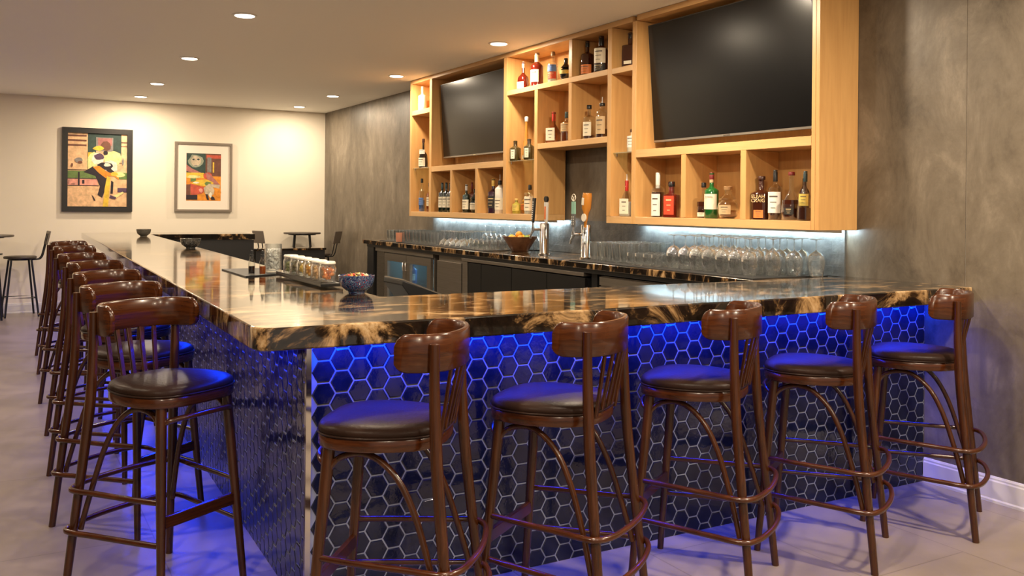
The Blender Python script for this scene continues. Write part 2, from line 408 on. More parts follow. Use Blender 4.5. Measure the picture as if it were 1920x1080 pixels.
# fridge
FR = []
fr = thing('bar_fridge', 'two-door stainless back bar fridge with lit glass doors', 'fridge', (4.0, 8.89, 0))
c = MB(); x0, x1 = -.26, .34
c.box((x0, -.78, .03), (x1, -.75, .98)); c.box((x0, .49, .03), (x1, .52, .98)); c.box((x0, -.75, .03), (x1, .49, .08)); c.box((x0, -.75, .95), (x1, .49, .98)); c.box((x1-.03, -.75, .08), (x1, .49, .95))
c.build('cabinet', M_steel, fr)
MB().box((x0, .521, .03), (x1, .785, .98)).build('compressor_case', M_steel, fr)
gr = MB()
for k in range(56): z = .08+k*.0155; gr.box((x0-.012, .54, z), (x0-.0005, .76, z+.008))
gr.build('vent_grille', M_steel, fr)
tag(MB().box((x0-.022, -.78, .945), (x0-.001, .785, .982)).build('top_rail', M_steel, fr), 'plain steel rail')
M_fridgein = mat('fridge_liner', (0.10, 0.20, 0.26), 0.4)
MB().box((x1-.045, -.74, .09), (x1-.031, .48, .94)).build('back_liner', M_fridgein, fr)
sh = MB()
for z in (.36, .62):
    for k in range(14): sh.box((x0+.05, -.74, z), (x1-.05, -.735+.0, z+.004)) if k == 0 else sh.box((x0+.05+k*.035, -.74, z), (x0+.053+k*.035, .48, z+.003))
sh.build('wire_shelves', M_chrome, fr)
for a, b in ((-.745, -.135), (-.125, .485)):
    d = MB()
    d.box((x0-.03, a, .09), (x0-.002, a+.09, .935)); d.box((x0-.03, b-.09, .09), (x0-.002, b, .935))
    d.box((x0-.03, a+.09, .09), (x0-.002, b-.09, .17)); d.box((x0-.03, a+.09, .855), (x0-.002, b-.09, .935))
    dd = d.build('door', M_steel, fr)
    MB().box((x0-.018, a+.09, .17), (x0-.012, b-.09, .855)).build('pane', M_glass, dd)
    hy = b-.03 if a < -.5 else a+.03
    MB().tube([(x0-.03, hy, .78), (x0-.055, hy, .78), (x0-.055, hy, .86), (x0-.03, hy, .86)], .006, 8).build('handle', M_chrome, dd)
area(fr, (0.10, -.13, .93), .2, .95, 9, (0.25, 0.7, 1.0))
MB().box((x0-.0015, -.755, .925), (x0-.0003, .495, .95)).build('light_leak_gasket', M_black, fr)  # gasket strips added to stop the inside light leaking past the doors
MB().box((x0-.0015, .478, .08), (x0-.0003, .50, .95)).build('light_leak_gasket', M_black, fr)
MB().box((x0-.0015, -.14, .08), (x0-.0003, -.12, .95)).build('light_leak_gasket', M_black, fr)
for k, (yy, zz, c, lab) in enumerate(((9.16, .365, 'blue', 'blue bottle behind the left glass door of the bar fridge, nearer the hinge'), (9.02, .365, 'water', 'pale bottle behind the left glass door of the bar fridge, middle'), (8.88, .365, 'dgreen', 'dark bottle behind the left glass door of the bar fridge, near the handle'), (8.50, .365, 'blue', 'deep blue bottle behind the right glass door of the bar fridge'), (8.38, .365, 'cream', 'cream bottle behind the right glass door of the bar fridge, middle'), (8.26, .365, 'yg', 'yellow-green bottle behind the right glass door of the bar fridge'), (9.10, .625, 'water', 'short pale bottle on the upper rack behind the left fridge door'), (8.92, .625, 'blue', 'short blue bottle on the upper rack behind the left fridge door'), (8.42, .625, 'water', 'short clear bottle on the upper rack behind the right fridge door, left one'), (8.28, .625, 'cream', 'short cream bottle on the upper rack behind the right fridge door, right one'))):
    FR.append((yy, zz, c, lab))
t = thing('steel_cabinet', 'plain stainless steel cabinet between the fridge and the black coolers', 'cabinet', (4.0, 7.745, 0))
MB().box((-.26, -.27, .03), (.34, .27, .98)).build('body', M_steel, t)
MB().box((-.285, -.262, .06), (-.262, .262, .93)).build('door', M_steel, t, bevel=.003)
t2 = thing('bottle_cooler', 'long black back bar cooler with four black doors under a steel rail', 'cooler', (4.0, 6.44, 0))
MB().box((-.26, -.99, .03), (.34, 1.0, .94)).build('body', M_black, t2)
MB().box((-.30, -.99, .955), (.34, 1.0, .982)).build('steel_rail', M_steel, t2, bevel=.002)
MB().box((-.292, .905, .05), (-.262, 1.0, .953)).build('frame_post', M_steel, t2, bevel=.002)
M_bdoor = mat('black_door_vinyl', (0.008, 0.0075, 0.007), 0.5, 0, .25)
for a, b in ((.648, .90), (.10, .64), (-.455, .092), (-.985, -.463)):
    MB().box((-.285, a, .06), (-.262, b, .945)).build('door', M_bdoor, t2, bevel=.003)
t = thing('support_post', 'dark metal support post under the back counter right of the coolers', 'post', (3.77, 5.37, 0))
MB().box((-.03, -.035, 0), (.03, .035, .983)).build('post_tube', M_blackmetal, t)
t = thing('drawer_cabinet', 'stainless steel drawer cabinet at the right end of the back counter', 'cabinet', (4.0, 4.50, 0))
MB().box((-.25, -.80, .03), (.34, .80, .97)).build('body', M_steel, t)
for k, (a, b) in enumerate(((.30, .79), (-.25, .29), (-.79, -.26))):
    for z0, z1 in ((.50, .895), (.06, .49)):
        dd = MB().box((-.275, a, z0), (-.252, b, z1)).build('drawer', M_steel, t, bevel=.003)
        MB().tube([(-.275, a+.12, z1-.06), (-.305, a+.12, z1-.06), (-.305, b-.12, z1-.06), (-.275, b-.12, z1-.06)], .006, 8).build('handle', M_chrome, dd)
MB().box((-.272, -.79, .905), (-.252, .79, .965)).build('top_rail', M_steel, t)
# backsplash
def bs_mat():
    m = noisy('grey_stone_tile', [(0.3, (0.05, 0.05, 0.048)), (0.7, (0.15, 0.148, 0.14))], nscale=6, detail=9, rough=0.4, nrough=0.7)
    N, L, p = nodes(m)
    tc = N.new('ShaderNodeTexCoord'); sp = N.new('ShaderNodeSeparateXYZ'); cb = N.new('ShaderNodeCombineXYZ')
    L.new(tc.outputs['Object'], sp.inputs[0]); L.new(sp.outputs[1], cb.inputs[0]); L.new(sp.outputs[2], cb.inputs[1])
    b = N.new('ShaderNodeTexBrick'); b.inputs['Scale'].default_value = 1; b.inputs['Brick Width'].default_value = .3; b.inputs['Row Height'].default_value = .075; b.inputs['Mortar Size'].default_value = .002
    L.new(cb.outputs[0], b.inputs['Vector'])
    n2 = N.new('ShaderNodeTexNoise'); n2.inputs['Scale'].default_value = 14; n2.inputs['Detail'].default_value = 6; L.new(tc.outputs['Object'], n2.inputs['Vector'])
    ma = N.new('ShaderNodeMath'); ma.operation = 'MULTIPLY_ADD'; ma.inputs[1].default_value = -0.6; L.new(b.outputs['Fac'], ma.inputs[0]); L.new(n2.outputs['Fac'], ma.inputs[2])
    bp = N.new('ShaderNodeBump'); bp.inputs['Strength'].default_value = .6; bp.inputs['Distance'].default_value = .012
    L.new(ma.outputs[0], bp.inputs['Height']); L.new(bp.outputs[0], p.inputs['Normal'])
    return m
M_bs = bs_mat()
t = MB().box((4.338, 3.66, 1.063), (4.351, 9.47, 1.345)).build('stone_backsplash', M_bs)
tag(t, 'rough grey stone backsplash between back counter and wooden shelving', 'backsplash')
# rubber bar mats
tag(MB().box((3.69, 3.75, 1.0612), (4.30, 5.62, 1.066)).build('bar_mat', M_rubber), 'black rubber mat under the wine glasses on the right of the back counter', 'bar mat')
tag(MB().box((3.72, 7.05, 1.0612), (4.30, 9.55, 1.066)).build('bar_mat', M_rubber), 'black rubber mat under the tumblers on the left of the back counter', 'bar mat')
ZG = 1.0665

# ------------------------------------------------------------------ wall shelving
XF = 4.03; XBK = 4.31; XR = 4.350
sf = thing('wall_shelving', 'large pale maple wall shelving with cubbies around two televisions', 'shelving', (XF, 6.5, 0))
def sb(name, x0, x1, y0, y1, z0, z1, m=None, par=sf):
    return MB().box((x0-XF, y0-6.5, z0), (x1-XF, y1-6.5, z1)).build(name, m or M_maple, par, bevel=.0015, bseg=1)
ZS0, ZS1 = 1.34, ZC-.002
# vertical panels
for (y0, y1, z0, z1) in ((9.40, 9.443, ZS0, ZS1), (8.858, 8.916, 1.393, 2.822), (8.344, 8.389, 1.393, 1.823), (7.777, 7.827, 1.393, 1.823), (7.208, 7.269, 1.393, 2.822),
        (6.664, 6.716, 1.393, 2.47), (6.132, 6.179, 2.003, 2.47), (6.132, 6.179, 2.515, 2.822), (5.585, 5.636, 1.393, 2.822), (5.305, 5.328, 1.34, 2.822), (5.279, 5.303, 1.34, 2.822), (4.725, 4.772, 1.393, 1.823), (4.158, 4.207, 1.393, 1.823), (3.612, 3.641, ZS0, ZS1)):
    sb('upright', XF, XBK, y0, y1, z0, z1)
sb('side_panel', XF, XR, 3.583, 3.611, ZS0, ZS1)
# horizontals
for (y0, y1, z0, z1) in ((6.664, 9.40, 1.34, 1.392), (5.329, 5.636, 1.34, 1.392), (3.642, 5.278, 1.34, 1.392), (7.27, 8.857, 1.824, 1.88), (3.642, 5.278, 1.824, 1.88),
        (8.917, 9.399, 2.468, 2.52), (5.637, 7.207, 2.471, 2.514), (5.329, 5.584, 2.468, 2.51), (5.637, 6.663, 1.955, 2.002), (3.642, 5.278, 2.823, ZS1), (5.329, 9.399, 2.823, ZS1)):
    sb('shelf', XF+.0006, XBK, y0, y1, z0, z1, M_maplel)
# back boards
for (y0, y1, z0, z1) in ((6.664, 9.40, 1.34, 2.86), (5.585, 6.663, 1.955, 2.86), (3.612, 5.584, 1.34, 2.86)):
    sb('back_board', XBK+.001, XBK+.012, y0, y1, z0, z1)
for (y0, y1, z) in ((8.918, 9.398, 1.872), (6.718, 7.206, 1.866), (5.331, 5.583, 1.866)):
    o = sb('glass_shelf', XF+.02, XBK-.001, y0, y1, z, z+.009, M_shelfglass)
    for yy in (y0+.008, y1-.008): MB().lathe([(.0001, -.02), (.005, -.02), (.005, 0), (.0001, 0)], 8, (XF+.05-XF, yy-6.5, z)).build('shelf_pin', M_chrome, o)
for nm, y0, y1, pw in (('left', 6.70, 9.40, 14), ('right', 3.62, 5.55, 11)):
    t = thing('led_strip_light', 'cool white LED strip under the %s part of the wooden shelving' % nm, 'light strip', (4.285, (y0+y1)/2, 1.3395))
    h = (y1-y0)/2
    MB().box((-.022, -h, -.018), (-.018, h, -.0005)).build('channel', M_white, t)
    MB().box((-.0175, -h, -.014), (-.014, h, -.004)).build('diffuser', M_cool_e, t)
    area(t, (-.012, 0, -.010), .012, 2*h, pw, COOL, (0, -math.radians(62), 0))
# televisions
def tv(Y0, Y1, zt, zb, xt, xbm, label):
    H = zt-zb; ang = math.atan2(xbm-xt, H)
    t = thing('television', label, 'television', (xbm, (Y0+Y1)/2, zb), 0, 'wall-mounted televisions')
    T = Matrix.Rotation(-ang, 4, 'Y'); w = (Y1-Y0)/2; HL = math.hypot(H, xbm-xt)
    MB().box((0, -w, 0), (.035, w, HL), T=T).build('housing', M_tvb, t, bevel=.003)
    MB().box((-.0012, -w+.007, .018), (.0005, w-.007, HL-.007), T=T).build('screen', M_tv, t)
    MB().box((-.0022, -w+.002, .002), (-.0002, w-.002, .016), T=T).build('bottom_trim', mat('silver_trim', (.35, .33, .30), .3, .7), t)
    MB().box((-.004, -.03, .005), (-.0024, .03, .012), T=T).build('badge', M_chrome, t)
    MB().box((.036, -.15, HL*.3), (XBK-.003-xbm+.0, .15, HL*.6)).build('wall_bracket', M_blackmetal, t)
tv(3.71, 5.235, 2.785, 1.935, 4.098, 4.165, 'large black television tilted down in the right bay of the shelving')
tv(7.33, 8.795, 2.755, 1.968, 4.10, 4.145, 'black television tilted down in the left bay of the shelving')

# ------------------------------------------------------------------ bar stools (bentwood)
def rail_mesh():
    plan = spline([(-.194, -.065, 0), (-.192, -.115, 0), (-.174, -.168, 0), (-.115, -.215, 0), (0, -.234, 0), (.115, -.215, 0), (.174, -.168, 0), (.192, -.115, 0), (.194, -.065, 0)], 5)
    n = len(plan); m = MB(); V = []; k = 10; t = .0095
    for i, p in enumerate(plan):
        a = plan[max(i-1, 0)]; b = plan[min(i+1, n-1)]; d = (b-a).normalized(); nn = Vector((d.y, -d.x, 0))   # outward
        e = min(i, n-1-i)/5.0
        sh = max(0.0, 1-e*1.3); tp = 1.08-.034*sh*sh; bt_ = .966+.022*sh*sh
        lean = lambda z: 0.0
        prof = [(t, bt_+.004), (t, tp-.006), (t*.5, tp), (-t*.5, tp), (-t, tp-.006), (-t, bt_+.004), (-t*.5, bt_), (t*.5, bt_)]
        for (o_, z) in prof:
            q = p+nn*(o_-lean(z)*-1*(-1)); V.append((q.x, q.y+lean(z)*0.6, z))
    F = []
    for i in range(n-1):
        for j in range(8): F.append((i*8+j, i*8+(j+1) % 8, (i+1)*8+(j+1) % 8, (i+1)*8+j))
    F.append(tuple(range(8))); F.append(tuple(range(8*n-1, 8*n-9, -1)))
    return m.add(V, F, True)
def seat_outline(s=1.0, n=40):
    out = []
    for k in range(n):
        a = 2*PI*k/n; c, d = math.cos(a), math.sin(a); p = 3.0
        q = 1/((abs(c)**p+abs(d)**p)**(1/p))
        wd = .212+.004*d if d > 0 else .212-.040*(-d)
        out.append((wd*q*c*s, .01+.200*q*d*s))
    return out
def make_stool(label):
    t = thing('bar_stool', label, 'bar stool')
    o1 = seat_outline(1.0); o2 = seat_outline(.985); n = len(o1)
    m = MB(); V = [(x, y, .728) for x, y in seat_outline(.985)]+[(x, y, .733) for x, y in o1]+[(x, y, .762) for x, y in o1]+[(x, y, .766) for x, y in o2]
    F = [(r*n+i, r*n+(i+1) % n, (r+1)*n+(i+1) % n, (r+1)*n+i) for r in range(3) for i in range(n)]+[tuple(range(n-1, -1, -1)), tuple(range(3*n, 4*n))]
    m.add(V, F, True).build('seat_frame', M_wood, t)
    m = MB(); prof = [(.975, .7665), (1.0, .772), (1.003, .780), (.985, .790), (.93, .798), (.80, .804), (.6, .808), (.35, .810), (.12, .811)]
    V = []
    for s, z in prof: V += [(x, y, z) for x, y in seat_outline(s)]
    F = [(r*n+i, r*n+(i+1) % n, (r+1)*n+(i+1) % n, (r+1)*n+i) for r in range(len(prof)-1) for i in range(n)]+[tuple(range(n-1, -1, -1)), tuple(range((len(prof)-1)*n, len(prof)*n))]
    cu = m.add(V, F, True).build('cushion', M_leather, t)
    m = MB(); m.tube([(x, y, .7695) for x, y in seat_outline(1.006)], .0035, 6, closed=True); m.build('piping', M_leather, cu)
    for s in (-1, 1):
        P = spline([(s*.236, -.267, 0), (s*.220, -.241, .25), (s*.203, -.214, .50), (s*.193, -.198, .66), (s*.188, -.190, .78), (s*.187, -.185, .92), (s*.187, -.184, 1.052)], 4)
        R = [.0145+.0045*min(1, p.z/.65) if p.z < .75 else .019-.004*(p.z-.75)/.3 for p in P]
        MB().tube(P, R, 12).build('rear_leg', M_woodv, t)
        P = [Vector((s*.193, .207, 0)), Vector((s*.179, .187, .25)), Vector((s*.165, .167, .5)), Vector((s*.152, .149, .729))]
        MB().tube(P, [.0135, .016, .0185, .0195], 12).build('front_leg', M_woodv, t)
        P = spline([(s*.158, .152, .655), (s*.155, .115, .695), (s*.158, .05, .712), (s*.163, -.01, .696), (s*.170, -.075, .638), (s*.180, -.128, .54), (s*.191, -.172, .41), (s*.203, -.203, .30), (s*.208, -.216, .245)], 4)
        MB().tube(P, .0105, 10).build('side_arch', M_woodv, t)
    P = spline([(-.155, .152, .665), (-.135, .182, .682), (-.08, .205, .690), (0, .212, .692), (.08, .205, .690), (.135, .182, .682), (.155, .152, .665)], 4)
    MB().tube(P, .010, 8).build('front_bow', M_wood, t)
    for z, q in ((.395, 0.0), (.245, .012)):
        a = [(.172+q*.6, .178, z), (.198+q*.5, .05, z), (.222+q, -.12, z), (.238+q, -.20, z), (.232+q, -.24-q, z), (.18, -.274-q, z), (.08, -.291-q, z), (0, -.295-q, z)]
        P = spline([(-x, y, zz) for x, y, zz in a]+[(x, y, zz) for x, y, zz in reversed(a[:-1])], 4)
        MB().tube(P, .0105, 10).build('footrest_hoop', M_wood, t)
    MB().box((-.168, .168, .30), (.168, .186, .345)).build('footboard', M_wood, t, bevel=.004)
    rail_mesh().build('back_rail', M_wood, t)
    sl = MB()
    for k in range(5):
        x = -.096+k*.048; yb_ = -.183; yt = -.232+1.6*x*x
        s2 = MB(); s2.box((x-.009, yb_-.006, .742), (x+.009, yb_+.006, .742+.0001))
        V = [(x-.009, yb_-.005, .755), (x+.009, yb_-.005, .755), (x+.009, yb_+.005, .755), (x-.009, yb_+.005, .755), (x*1.12-.009, yt-.005, .975), (x*1.12+.009, yt-.005, .975), (x*1.12+.009, yt+.005, .975), (x*1.12-.009, yt+.005, .975)]
        MB().add(V, [(0, 3, 2, 1), (4, 5, 6, 7), (0, 1, 5, 4), (1, 2, 6, 5), (2, 3, 7, 6), (3, 0, 4, 7)]).build('back_slat', M_woodv, t, bevel=.002)
    return t
proto = make_stool('dark wooden bar stool before the tiled front, nearest the bar corner')
RZ = math.atan2(.54, .84)
G1 = 'bentwood stools along the bar front'; G2 = 'bentwood stools along the side of the bar'
front = [(1.089, 2.679, .898, 'dark wooden bar stool before the tiled front, nearest the bar corner'), (1.722, 2.698, .61, 'dark wooden bar stool before the tiled front, second from the bar corner'),
         (2.434, 2.768, .592, 'dark wooden bar stool in the middle of the row before the tiled front'), (3.107, 2.767, .578, 'dark wooden bar stool before the tiled front, next to the one by the grey wall'),
         (3.811, 2.791, .551, 'dark wooden bar stool before the tiled front, right beside the grey wall')]
side = [(.564, 3.63, 'nearest the camera', -2.602), (.567, 4.474, 'second from the camera', -2.512), (.596, 5.345, 'third from the camera', -2.45), (.625, 6.31, 'fourth from the camera', -2.36), (.625, 7.35, 'third from the far end', -2.33), (.655, 8.60, 'second from the far end', -2.36), (.675, 9.67, 'farthest from the camera', -2.34)]
for i, (x, y, r, lab) in enumerate(front):
    if i == 0:
        proto.location = (x, y, 0); proto.rotation_euler = (0, 0, r); proto['group'] = G1
    else: dup(proto, (x, y, 0), r, lab, G1)
for i, (x, y, lab, rr_) in enumerate(side):
    dup(proto, (x, y, 0), rr_, 'dark wooden bar stool beside the long side of the bar, '+lab, G2)

# ------------------------------------------------------------------ black metal stools and bistro tables at the cream wall
M_dkwood = noisy('dark_grey_wood', [(0.3, (0.035, 0.027, 0.02)), (0.7, (0.06, 0.045, 0.034))], scale=(2, 12, 12), nscale=4, rough=0.45)
M_plate = mat('grey_brown_wood_panel', (0.17, 0.14, 0.115), 0.5)
def metal_stool(label, loc, rz, gr):
    t = thing('metal_bar_stool', label, 'bar stool', loc, rz, gr)
    MB().lathe([(.0001, .735), (.185, .735), (.19, .742), (.19, .757), (.183, .765), (.0001, .765)], 28).build('seat', M_dkwood, t)
    MB().lathe([(.0001, .715), (.14, .715), (.14, .734), (.0001, .734)], 24).build('seat_plate', M_blackmetal, t)
    for sx in (-1, 1):
        for sy in (-1, 1): MB().tube([(sx*.115, sy*.115, .716), (sx*.19, sy*.19, 0)], .0125, 8).build('leg', M_blackmetal, t)
    r = .162
    MB().tube([(-r, -r, .24), (r, -r, .24), (r, r, .24), (-r, r, .24)], .008, 8, closed=True).build('footrest', M_blackmetal, t)
    for s in (-1, 1): MB().tube(spline([(s*.045, -.08, .72), (s*.045, -.20, .722), (s*.045, -.235, .74), (s*.045, -.262, .80), (s*.045, -.315, 1.05)], 4), .008, 8).build('back_tube', M_blackmetal, t)
    T = Matrix.Translation((0, -.297, 1.0)) @ Matrix.Rotation(.21, 4, 'X')
    MB().box((-.12, -.022, -.09), (.12, -.008, .09), T=T).build('backrest', M_plate, t, bevel=.01)
    return t
def bistro_table(label, loc, rz, gr, R=.29):
    t = thing('high_table', label, 'table', loc, rz, gr)
    MB().lathe([(.0001, 1.022), (R-.01, 1.022), (R, 1.028), (R, 1.040), (R-.004, 1.045), (.0001, 1.045)], 40).build('tabletop', M_dkwood, t)
    MB().lathe([(.0001, 1.008), (.2, 1.008), (.2, 1.021), (.0001, 1.021)], 28).build('mounting_plate', M_blackmetal, t)
    for a in range(4):
        c, s = math.cos(a*PI/2+.45), math.sin(a*PI/2+.45)
        MB().tube([(c*.15, s*.15, 1.008), (c*.26, s*.26, 0)], .014, 8).build('leg', M_blackmetal, t)
    MB().lathe([(.165, .80), (.185, .80), (.185, .815), (.165, .815)], 28).build('brace_ring', M_blackmetal, t)
    return t
bistro_table('round high table with black legs before the cream wall, right of the pictures', (3.91, 13.17, 0), 0, 'round high tables at the cream wall', .27)
bistro_table('round high table with black legs cut off by the left picture edge', (-.14, 12.90, 0), .3, 'round high tables at the cream wall', .31)
gs = 'black metal bar stools at the cream wall'
metal_stool('black metal stool beside the cut-off high table at the left picture edge', (.24, 13.15, 0), PI/2+.12, gs)
metal_stool('black metal stool with tilted grey backrest right of the far bar arm', (3.46, 12.92, 0), -1.15, gs)
metal_stool('black metal stool with dark backrest standing before the grey wall', (3.96, 12.60, 0), PI/2-.75, gs)

# ------------------------------------------------------------------ framed pictures
def art(name, label, x0, x1, z0, z1, fw, fm, mw, pics, bg, palette):
    cx, cz = (x0+x1)/2, (z0+z1)/2; w, h = (x1-x0)/2, (z1-z0)/2
    t = thing(name, label, 'picture', (cx, YB, z0+h), 0, 'framed pictures on the cream wall')
    f = MB()
    for a, b in (((-w, -.045, -h), (-w+fw, -.003, h)), ((w-fw, -.045, -h), (w, -.003, h)), ((-w+fw, -.045, -h), (w-fw, -.003, -h+fw)), ((-w+fw, -.045, h-fw), (w-fw, -.003, h))): f.box(a, b)
    f.build('frame', fm, t)
    if mw: MB().box((-w+fw, -.026, -h+fw), (w-fw, -.012, h-fw)).build('mat_board', mat('cream_mat', (.82, .74, .64), .8), t)
    iw, ih = w-fw-mw, h-fw-mw; y0 = -.0275 if mw else -.022
    m = MB(); m.box((-iw, y0, -ih), (iw, -.0125 if not mw else -.0262, ih))
    mats = [bg]; idx = {}
    for k, (c, pts) in enumerate(pics):
        if c not in idx:
            idx[c] = len(mats); mats.append(palette[c])
        m.add([(-iw+2*iw*p[0], y0-.0004-.00012*k, -ih+2*ih*p[1]) for p in pts], [tuple(range(len(pts)))], mi=idx[c])
    m.build('painting', mats, t)
def pm(n, c): return noisy('paint_'+n, [(0.35, tuple(x*.75 for x in c)), (0.65, tuple(min(1, x*1.15) for x in c))], nscale=18, rough=.6)
PAL = {k: pm(k, v) for k, v in dict(peach=(.80, .50, .27), teal=(.03, .06, .05), grey=(.25, .22, .2), brown=(.16, .06, .035), yellow=(.80, .52, .05), lemon=(.78, .72, .30), white=(.80, .76, .62), dark=(.02, .012, .02), green=(.14, .22, .06), orange=(.75, .27, .02), plum=(.10, .05, .10), pink=(.75, .33, .25), red=(.55, .09, .05), rose=(.42, .16, .14), sage=(.30, .33, .24), sand=(.55, .45, .32)).items()}
def rc(c, x0, y0, x1, y1): return (c, [(x0, y0), (x1, y0), (x1, y1), (x0, y1)])
def blob(c, x, y, rx, ry, n=9, seed=0):
    r = random.Random(seed+int(x*100)+int(y*1000)); return (c, [(x+rx*r.uniform(.75, 1.1)*math.cos(2*PI*k/n), y+ry*r.uniform(.75, 1.1)*math.sin(2*PI*k/n)) for k in range(n)])
P1 = [rc('brown', 0, .95, .31, .975), rc('brown', 0, .885, .31, .91), rc('brown', 0, .82, .31, .845), rc('teal', .33, .74, .47, 1), rc('teal', .47, .95, .80, 1), rc('teal', .74, .70, .90, 1), rc('grey', .47, .76, .76, .95), rc('rose', .5, .84, .74, .94),
      rc('brown', .9, .88, 1, .895), rc('brown', .9, .83, 1, .84), rc('yellow', .33, .55, .44, .74), blob('lemon', .42, .60, .12, .15), blob('white', .50, .66, .12, .09), blob('lemon', .74, .66, .17, .12), blob('white', .70, .55, .16, .09), blob('brown', .64, .83, .09, .075), blob('yellow', .51, .80, .10, .035),
      rc('green', 0, .385, .5, .485), rc('green', .86, .38, 1, .47), rc('pink', 0, .29, .5, .375), rc('dark', 0, .375, .5, .385), rc('dark', 0, .28, .52, .289), rc('dark', 0, .495, .5, .503), rc('dark', .17, .29, .20, .47), rc('dark', .24, .31, .28, .36), rc('dark', .018, .30, .026, .36), rc('dark', .06, .30, .12, .308),
      ('dark', [(.42, .55), (.60, .44), (.72, .40), (.66, .30), (.58, .12), (.50, .16), (.54, .28), (.46, .42), (.26, .47)]), blob('plum', .52, .68, .09, .05), blob('dark', .64, .56, .15, .055), blob('white', .66, .575, .07, .025), ('dark', [(.70, .54), (.80, .47), (.76, .44), (.64, .5)]), blob('dark', .63, .74, .05, .035),
      ('orange', [(.42, .54), (.52, .56), (.68, .47), (.86, .46), (.86, .37), (.78, .42), (.68, .42), (.64, .39), (.52, .46)]), ('yellow', [(.66, .42), (.72, .40), (.70, .20), (.68, 0), (.59, 0), (.62, .25)]), blob('lemon', .88, .44, .09, .04), blob('yellow', .78, .45, .07, .03),
      rc('plum', .84, .20, 1, .26), ('lemon', [(.72, .12), (.82, .12), (.95, .19), (.93, .21), (.82, .17)]), ('plum', [(.70, .12), (.80, .1), (.82, .13), (.72, .16)]), ('dark', [(.72, .18), (.76, .18), (.77, .34), (.73, .36)]), ('dark', [(.40, .16), (.44, .08), (.47, .08), (.43, .14)]), rc('dark', .33, .5, .335, .74), blob('grey', .18, .63, .07, .04), blob('brown', .2, .6, .05, .02), blob('brown', .07, .56, .02, .03), rc('dark', .87, .6, .92, .606), blob('grey', .93, .62, .02, .05)]
art('framed_picture', 'collage picture of a dark figure in yellow and white, in black frame', .726, 1.602, 1.335, 2.468, .07, mat('black_frame', (.012, .01, .009), .35), 0, P1, PAL['peach'], PAL)
P2 = [rc('teal', 0, .58, .55, 1), rc('brown', .55, .52, 1, 1), rc('red', .58, .9, 1, .97), rc('grey', .6, .6, .72, .92), rc('brown', .8, .55, .93, .88), rc('yellow', .76, .6, .8, .82), blob('sage', .27, .84, .22, .15, 12), blob('sand', .27, .84, .15, .12, 12), blob('teal', .20, .87, .04, .02), blob('teal', .34, .87, .04, .02), blob('grey', .27, .74, .05, .015),
      ('rose', [(0, .62), (0, .76), (.15, .68), (.4, .6), (.55, .56), (.4, .54)]), rc('yellow', 0, .48, .5, .59), rc('green', .12, .40, .28, .52), blob('lemon', .2, .5, .2, .04), blob('red', .62, .53, .16, .08), ('rose', [(.55, .6), (.7, .55), (.98, .34), (.9, .30), (.6, .46)]), blob('yellow', .5, .38, .35, .07), blob('green', .62, .36, .1, .05), blob('white', .28, .38, .09, .02),
      ('red', [(.1, .36), (.55, .28), (.48, .16), (.14, .1)]), rc('dark', 0, .02, .32, .12), rc('brown', 0, .12, .12, .34), blob('sand', .66, .22, .17, .14), blob('pink', .42, .22, .06, .05), ('dark', [(.55, .14), (.6, .02), (.66, .02), (.62, .14)]), ('dark', [(.68, .12), (.72, .02), (.84, .02), (.8, .08)]), blob('white', .7, .12, .05, .06), blob('orange', .92, .18, .08, .14), ('sand', [(.62, .36), (.98, .34), (.96, .26), (.7, .3)])]
art('framed_picture', 'red and green print with cream mat in a thin grey frame', 2.158, 2.95, 1.343, 2.335, .032, mat('taupe_frame', (.22, .18, .14), .4), .125, P2, PAL['orange'], PAL)

# ------------------------------------------------------------------ bottles
GCOL = {}
def gl(kind):
    if kind in GCOL: return GCOL[kind]
    d = dict(clear=('g', (.93, .95, .93), .22), amber=('s', (.14, .030, .005)), damber=('s', (.045, .010, .004)), red=('s', (.11, .009, .004)), dark=('s', (.008, .006, .006)), green=('s', (.01, .10, .02)), dgreen=('s', (.006, .014, .008)), white=('s', (.72, .69, .62)), gold=('s', (.50, .22, .03)), olive=('s', (.06, .045, .012)), cream=('s', (.66, .58, .42)), blue=('s', (.05, .12, .35)), purple=('s', (.03, .008, .02)), yg=('s', (.35, .30, .04)), water=('s', (.55, .55, .5)))[kind]
    if d[0] == 'g': m = glassy('bottle_glass_'+kind, d[1], d[2])
    else: m = mat('bottle_'+kind, d[1], .07, 0, .5, .6)
    GCOL[kind] = m; return m
CM = {}
def cm(n, c, r=.45, me=0.0):
    if n not in CM: CM[n] = mat('cap_'+n, c, r, me)
    return CM[n]
CAPC = dict(black=(.012, .011, .011), red=(.55, .02, .015), gold=(.62, .42, .12), silver=(.6, .6, .6), cream=(.72, .64, .45), brown=(.05, .015, .008), cork=(.35, .2, .09), darkred=(.18, .02, .02), white=(.75, .72, .66), teal=(.02, .05, .06), yellow=(.75, .5, .1))
LABC = dict(cream=(.78, .72, .56), white=(.82, .80, .74), orange=(.75, .22, .05), red=(.55, .06, .02), brown=(.28, .13, .05), black=(.02, .018, .016), tan=(.55, .40, .22), yellow=(.70, .55, .12), blue=(.12, .25, .6), gold=(.5, .33, .1), peach=(.8, .35, .2))
M_ink = mat('label_ink', (.10, .075, .06), .5); M_goldink = mat('gold_ink', (.8, .58, .3), .4)
